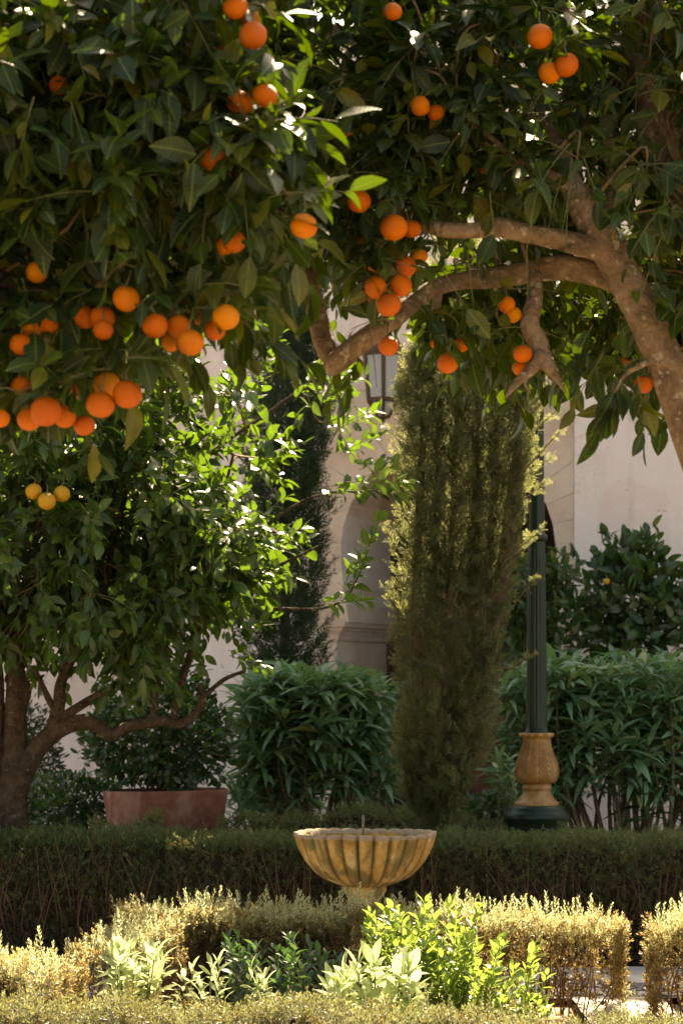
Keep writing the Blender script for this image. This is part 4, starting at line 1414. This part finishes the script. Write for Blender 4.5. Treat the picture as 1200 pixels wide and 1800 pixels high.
mb = MB()
zs = np.linspace(1276, 956, 14)
lathe(mb, [(rr_(20.5), zz_(1288.2)), (rr_(20.8), zz_(1285)), (rr_(19.6), zz_(1284))] + [(rr_(19 - 4.2 * (1276 - y) / 320), zz_(y)) for y in zs] + [(rr_(14.6), zz_(952))], 128, cx, flute_fn)
mb.build('fluted_shaft', M_GREEN, lp)
mb = MB()
lathe(mb, [(rr_(14), zz_(953)), (rr_(17), zz_(951)), (rr_(19), zz_(947)), (rr_(19), zz_(943)), (rr_(16.5), zz_(939)), (rr_(14), zz_(936)), (rr_(13), zz_(932))], 48, cx)
mb.build('collar', M_GREEN, lp)
mb = MB()
lathe(mb, [(rr_(14), zz_(936)), (rr_(13.6), zz_(900)), (rr_(12), zz_(600)), (rr_(10), zz_(420)), (rr_(20), zz_(410)), (rr_(24), zz_(400)), (rr_(4), zz_(398))], 48, cx, lambda A, R, Z: (R - .002 * (.5 - .5 * np.cos(A * 12)) * (Z < zz_(430)), Z))
mb.build('upper_shaft', M_GREEN, lp)
mb = MB()
lathe(mb, [(rr_(26), zz_(398)), (rr_(44), zz_(300)), (rr_(30), zz_(290)), (.001, zz_(289))], 6, cx)
mb.build('lamp_glass', M_BULB, lp, smooth=False)
mb = MB()
lathe(mb, [(rr_(48), zz_(300)), (rr_(50), zz_(294)), (rr_(30), zz_(262)), (rr_(10), zz_(246)), (rr_(6), zz_(235)), (.001, zz_(222))], 6, cx)
mb.build('lamp_roof', M_GREEN, lp, smooth=False)

# ------------------------------------------------------------------ wall lantern
ul, zl = wall_uz(698, 660)
lw = W0 + ul * Tn - .32 * Nn
DLn = lw[1]
ln = thing('wall_lantern', 'bronze six sided wall lantern left of the cypress top', 'lantern', (lw[0], lw[1], hz(740, DLn)))
lx = (600 + lw[0] / DLn * F)
R1, R2, R3 = PX(37, DLn), PX(29, DLn), PX(11, DLn)
z1, z2, z3 = hz(622, DLn), hz(704, DLn), hz(733, DLn)
c0 = np.array([lw[0], lw[1], 0])
ha = [math.radians(30 + 60 * q) for q in range(6)]
ring = lambda r, z: [c0 + [r * math.cos(a), r * math.sin(a), z] for a in ha]
T1, T2, T3 = ring(R1, z1), ring(R2, z2), ring(R3, z3)
fr = MB()
for q in range(6):
    tube(fr, [T1[q], T2[q]], [.017, .016], 6, 1)
    tube(fr, [T2[q], T3[q]], [.013, .012], 6, 1)
    for Tq, r in ((T1, .02), (T2, .017), (T3, .012)):
        tube(fr, [Tq[q], Tq[(q + 1) % 6]], [r, r], 6, 1)
lathe(fr, [(.001, z3 - .045), (.012, z3 - .035), (.016, z3 - .02), (.01, z3 - .008), (R3 * .9, z3)], 12, c0)
lframe = fr.build('frame', M_BRONZE, ln, smooth=False)
for q in range(6):
    for Ta, Tb in ((T1, T2), (T2, T3)):
        mb = MB(); mb.add([Ta[q], Ta[(q + 1) % 6], Tb[(q + 1) % 6], Tb[q]], [[0, 1, 2, 3]])
        mb.build('pane', M_PANE, lframe, smooth=False)
mb = MB()
lathe(mb, [(R1 * 1.12, z1 - .005), (R1 * 1.15, z1 + .012), (R1 * .75, z1 + .09), (R1 * .3, z1 + .15), (.02, z1 + .17), (.02, z1 + .2), (.001, z1 + .22)], 6, c0)
mb.build('cap', M_BRONZE, ln, smooth=False)
mb = MB()
wp = np.array([*(W0 + ul * Tn - .0 * Nn), z1 + .34])
tube(mb, [c0 + [0, 0, z1 + .2], c0 + [0, 0, z1 + .31], (c0 + [0, 0, z1 + .36] + wp) / 2 + [0, 0, .06], wp], [.012, .012, .014, .016], 8, 5)
mb.build('bracket', M_BRONZE, ln)

# ------------------------------------------------------------------ planter and the round bush in it
DT = 14.1
pc = P(291, 1200, DT)
pot = thing('planter', 'large round terracotta planter behind the left hedge', 'planter', (pc[0], DT, 0))
mb = MB()
rp = PX(111, DT)
zt = hz(1388, DT)
lathe(mb, [(rp * .78, -.02), (rp * .86, .3), (rp * .93, zt - .15), (rp * .965, zt - .06), (rp * .985, zt - .012), (rp * .98, zt), (rp * .93, zt + .002), (rp * .9, zt - .02), (rp * .86, zt - .12)], 72, (pc[0], DT, 0), lambda A, R, Z: (R * (1 + .006 * np.sin(A * 2 + 1) + .004 * np.sin(A * 5)), Z + .006 * np.sin(A + 2.2) * (Z > .5)))
mb.build('pot_wall', M_TERRA, pot)
mb = MB()
lathe(mb, [(rp * .87, zt - .05), (rp * .5, zt - .04), (.001, zt - .035)], 32, (pc[0], DT, 0))
mb.build('potting_soil', M_SOIL, pot)


def bush(name, label, D, blobs, n, size, tmpls, mat, n_single, stems=14, cat='shrub', base=None, outw=.8, upw=.35, stemr=.008, shell=.55, stem_mat=None, hole=0, cell=12):
    """leaves through ellipsoid blobs [(px, py, rx_px, rz_px, dD)]"""
    bx, by = base if base else (blobs[0][0], None)
    z0 = 0 if by is None else hz(by, D)
    b = P(bx, 1200, D); b[2] = z0
    root = thing(name, label, cat, b)
    lv = Leaves(); st = MB()
    vol = np.array([q[2] ** 1.5 * q[3] for q in blobs], float); vol /= vol.sum()
    for q, f in zip(blobs, vol):
        c = P(q[0], q[1], D + (q[4] if len(q) > 4 else 0))
        rx, rz = PX(q[2], D), PX(q[3], D)
        N = int(n * f)
        dirs = unit(rng.normal(size=(N, 3)))
        rad = shell + (1 - shell) * rng.random(N) ** .6
        lump = 1 + .13 * np.sin(dirs[:, 0] * 7 + dirs[:, 2] * 5 + q[0]) + .10 * np.sin(dirs[:, 2] * 11 + dirs[:, 1] * 6)
        pos = c + dirs * (rad * lump)[:, None] * np.array([rx, rx, rz])
        d = unit(dirs * outw + np.array([0, 0, upw]) + rng.normal(size=(N, 3)) * .5)
        nr = dirs * .6 + np.array([0, -.3, .8])
        lv.add(pos, frames(d, nr, .5), size * rng.uniform(.65, 1.2, N), rng.integers(0, len(tmpls), N))
        for _ in range(max(3, int(stems * f))):
            e = c + unit(rng.normal(size=3)) * np.array([rx, rx, rz]) * rng.uniform(.4, .85)
            g = b + np.array([rng.normal() * .05, rng.normal() * .05, 0])
            tube(st, [g, (g + e) / 2 + rng.normal(size=3) * .04, e], [stemr, stemr * .7, stemr * .25], 5, 4, .05)
    st.build('stem', stem_mat or M_STEM, root, kind='stuff')
    lv.finish(root, tmpls, mat, n_single, cell, name='foliage')
    return root


bush('round_bush', 'dense round clipped bush growing in the terracotta planter', DT + .05, [(280, 1282, 122, 105), (300, 1200, 70, 36), (220, 1300, 80, 70), (340, 1310, 72, 76)], 4300, .054, L_SMALL, M_BOX, 200, base=(291, 1392), stems=24, shell=.5)
bush('low_bush', 'low dark green bush beside the left tree trunk', 14.3, [(95, 1412, 92, 55), (150, 1415, 60, 48), (30, 1430, 60, 50)], 2600, .045, L_SMALL, M_BOX, 120, stems=12)
bush('shrub', 'feathery dark shrub against the wall behind the left trunk', 16.4, [(62, 1310, 42, 75), (80, 1340, 34, 50), (30, 1290, 40, 80)], 1500, .05, L_SAGE, M_CYPD, 0, stems=14)
bush('citrus_shrub', 'tall glossy citrus shrub against the wall at right', 16.2, [(1110, 1060, 95, 100), (1075, 980, 36, 42), (1130, 968, 36, 42), (1190, 1090, 70, 80), (1060, 1110, 55, 70), (1120, 1000, 60, 56), (1250, 1060, 60, 100)], 1700, .105, L_ORANGE, M_SHRUB, 250, base=(1120, None), stems=26, outw=.6, upw=.6, shell=.25)
bush('citrus_shrub', 'smaller glossy citrus shrub directly behind the lamp post', 16.0, [(965, 1080, 58, 95), (985, 1000, 34, 30), (920, 1090, 46, 90), (900, 1020, 36, 50)], 800, .10, L_ORANGE, M_SHRUB, 150, base=(960, None), stems=16, outw=.6, upw=.6, shell=.25)
add_fruit(bpy.data.objects['citrus_shrub'], [(1065, 1022, 6, -.35)], 16.2, M_FRUITY, 31)


def oleander(label, D, dome, n_tips, nl, size, base_px, single, seed):
    """dome = function(t in 0..1) -> (px, py) of the top line; bare leaning stems below"""
    b = P(base_px, 1200, D); b[2] = 0
    root = thing('oleander', label, 'shrub', b)
    lv, st = Leaves(), MB()
    x0, x1, ytop, ybot = dome
    for k in range(n_tips):
        x = rng.uniform(x0, x1)
        q = rng.random()
        edge = abs((x - (x0 + x1) / 2) / ((x1 - x0) / 2))
        y = ytop + (ybot - ytop) * (q ** 1.4) + 28 * edge ** 3
        dD = rng.uniform(-.45, .45) * (1 - .4 * edge)
        tip = P(x, y, D + dD)
        g = b + np.array([(tip[0] - b[0]) * .30 + rng.normal() * .10, dD * .4, 0])
        midp = g * .45 + tip * .55 + np.array([(tip[0] - b[0]) * .15, 0, .04])
        if k % 11 == 0:
            tube(st, [g, midp + rng.normal(size=3) * .05, tip], [.017, .012, .003], 6, 5, .08)
        n = rng.integers(*nl)
        a = np.arange(n) * 2.4 + rng.uniform(0, 6.28)
        tt = np.linspace(-.12, .02, n)
        el_ = np.linspace(-.35, .75, n) + rng.normal(size=n) * .18
        lean = unit(np.array([(tip[0] - b[0]) * .5, dD - .25, 1.0]))
        d = np.column_stack([np.cos(a) * np.cos(el_), np.sin(a) * np.cos(el_), np.sin(el_)]) + lean * .3
        d = unit(d)
        nr = np.column_stack([np.zeros(n), np.zeros(n), np.ones(n)]) - d * .2
        lv.add(tip + lean * tt[:, None] + d * .006, frames(d, nr, .25), size * rng.uniform(.7, 1.15, n), rng.integers(0, 3, n))
    st.build('stem', M_STEM, root, kind='stuff')
    lv.finish(root, L_OLEA, M_OLEA, single, 12, name='foliage')


oleander('oleander bush with drooping narrow leaves left of the cypress', 14.9, (425, 690, 1192, 1385), 250, (10, 15), .19, 560, 200, 1)
oleander('wide oleander bush with drooping narrow leaves right of the lamp post', 14.8, (880, 1330, 1172, 1370), 380, (10, 15), .19, 1110, 300, 2)


def rosette_plant(name, label, D, px, spots, tmpls, mat, size, nl, single=60, cat='plant', stem=True, up=.6):
    b = P(px, 1200, D); b[2] = 0
    root = thing(name, label, cat, b)
    lv, st = Leaves(), MB()
    for (x, y, dD) in spots:
        tip = P(x, y, D + dD)
        g = np.array([b[0] + (tip[0] - b[0]) * .6, b[1] + dD * .6, 0])
        if stem: tube(st, [g, (g + tip) / 2 + rng.normal(size=3) * .012, tip], [.004, .0035, .002], 5, 3)
        n = nl + rng.integers(-2, 3)
        a = np.arange(n) * 2.4 + rng.uniform(0, 6.28)
        el_ = np.linspace(-.1, 1.25, n) + rng.normal(size=n) * .12
        d = unit(np.column_stack([np.cos(a) * np.cos(el_), np.sin(a) * np.cos(el_), np.sin(el_) + up * .3]))
        off = np.linspace(-.09, 0, n)[:, None] * np.array([0, 0, 1.0])
        lv.add(tip + off + d * .004, frames(d, np.repeat([[0, 0, 1.0]], n, 0), .3), size * rng.uniform(.65, 1.1, n), rng.integers(0, len(tmpls), n))
    if stem: st.build('stem', M_GTWIG, root, kind='stuff')
    lv.finish(root, tmpls, mat, single, 10, name='foliage')
    return root


def shoot_plant(name, label, D, px, tips, tmpls, mat, size, single, L=.22, cat='plant'):
    """many upright leafy shoots from one root"""
    b = P(px, 1200, D); b[2] = 0
    root = thing(name, label, cat, b)
    lv, tw = Leaves(), MB()
    for (x, y, dD) in tips:
        tip = P(x, y, D + dD)
        d = unit(np.array([(tip[0] - b[0]) * .9 + rng.normal() * .12, dD * .8 + rng.normal() * .12, .8]))
        l = min(L * rng.uniform(.8, 1.2), tip[2] - .02)
        st = tip - d * l
        g = np.array([b[0] + (st[0] - b[0]) * .6, b[1] + dD * .5, 0])
        tube(tw, [g, (g + st) / 2, st], [.004, .0035, .003], 4, 2, cap=False)
        leafy_twig(lv, tw, st, d, l, int(l * 75) + 3, size, -.05, .9, len(tmpls), sag=.05)
    tw.build('stem', M_GTWIG, root, kind='stuff')
    lv.finish(root, tmpls, mat, single, 10, name='foliage')
    return root


def spots(n, x0, x1, y0, y1, d=.15):
    return [(rng.uniform(x0, x1), rng.uniform(y0, y1), rng.uniform(-d, d)) for _ in range(n)]


rosette_plant('sage_plant', 'pale sunlit sage plant beside the stepped left hedge end', 9.25, 235, spots(20, 185, 300, 1668, 1750), L_BROAD, M_SAGE, .085, 10, 120)
rosette_plant('sage_plant', 'small grey green sage plant between the brightest left sage and the dark herb', 9.2, 350, spots(12, 310, 470, 1690, 1740), L_SAGE, M_SAGE, .06, 10, 60)
rosette_plant('sage_plant', 'pale sunlit sage plant in the bottom centre in front of the green bush', 8.85, 660, spots(32, 565, 790, 1690, 1800), L_BROAD, M_SAGE, .095, 10, 150)
shoot_plant('herb_plant', 'dark green leafy herb in the shade below the fountain', 9.55, 490, spots(46, 395, 595, 1640, 1740, .25), L_SMALL + L_SAGE, M_DARKL, .05, 150, .18)
shoot_plant('leafy_bush', 'bright green sunlit bush in front of the right golden hedge', 9.75, 780,
            spots(70, 635, 840, 1590, 1710, .22) + spots(55, 680, 950, 1640, 1770, .25) + spots(26, 840, 965, 1690, 1790, .2) + [(690, 1590, 0), (745, 1580, .05), (790, 1580, .1), (830, 1590, .05), (845, 1585, .1)],
            L_SAGE + L_SMALL, M_BRIGHT, .052, 250, .24)
rosette_plant('strap_plant', 'dark strap leaved plant under the right oleander', 14.6, 1165, spots(4, 1130, 1210, 1400, 1425), L_STRAP, M_SHRUB, .30, 9, 24, stem=False)
rosette_plant('strap_plant', 'small strap leaved plant between planter and left oleander', 14.6, 425, spots(4, 405, 445, 1395, 1425), L_STRAP, M_OLEA, .22, 9, 24, stem=False)
rosette_plant('young_oleander', 'young narrow leaved shoots at the foot of the lamp post', 13.9, 890, spots(9, 872, 905, 1330, 1410, .1), L_OLEA, M_OLEA, .09, 12, 40)
bush('low_shrub', 'low dark shrub between the cypress foot and the lamp post', 14.2, [(850, 1425, 50, 26), (870, 1420, 30, 24)], 500, .05, L_SMALL, M_BOX, 40, stems=8)
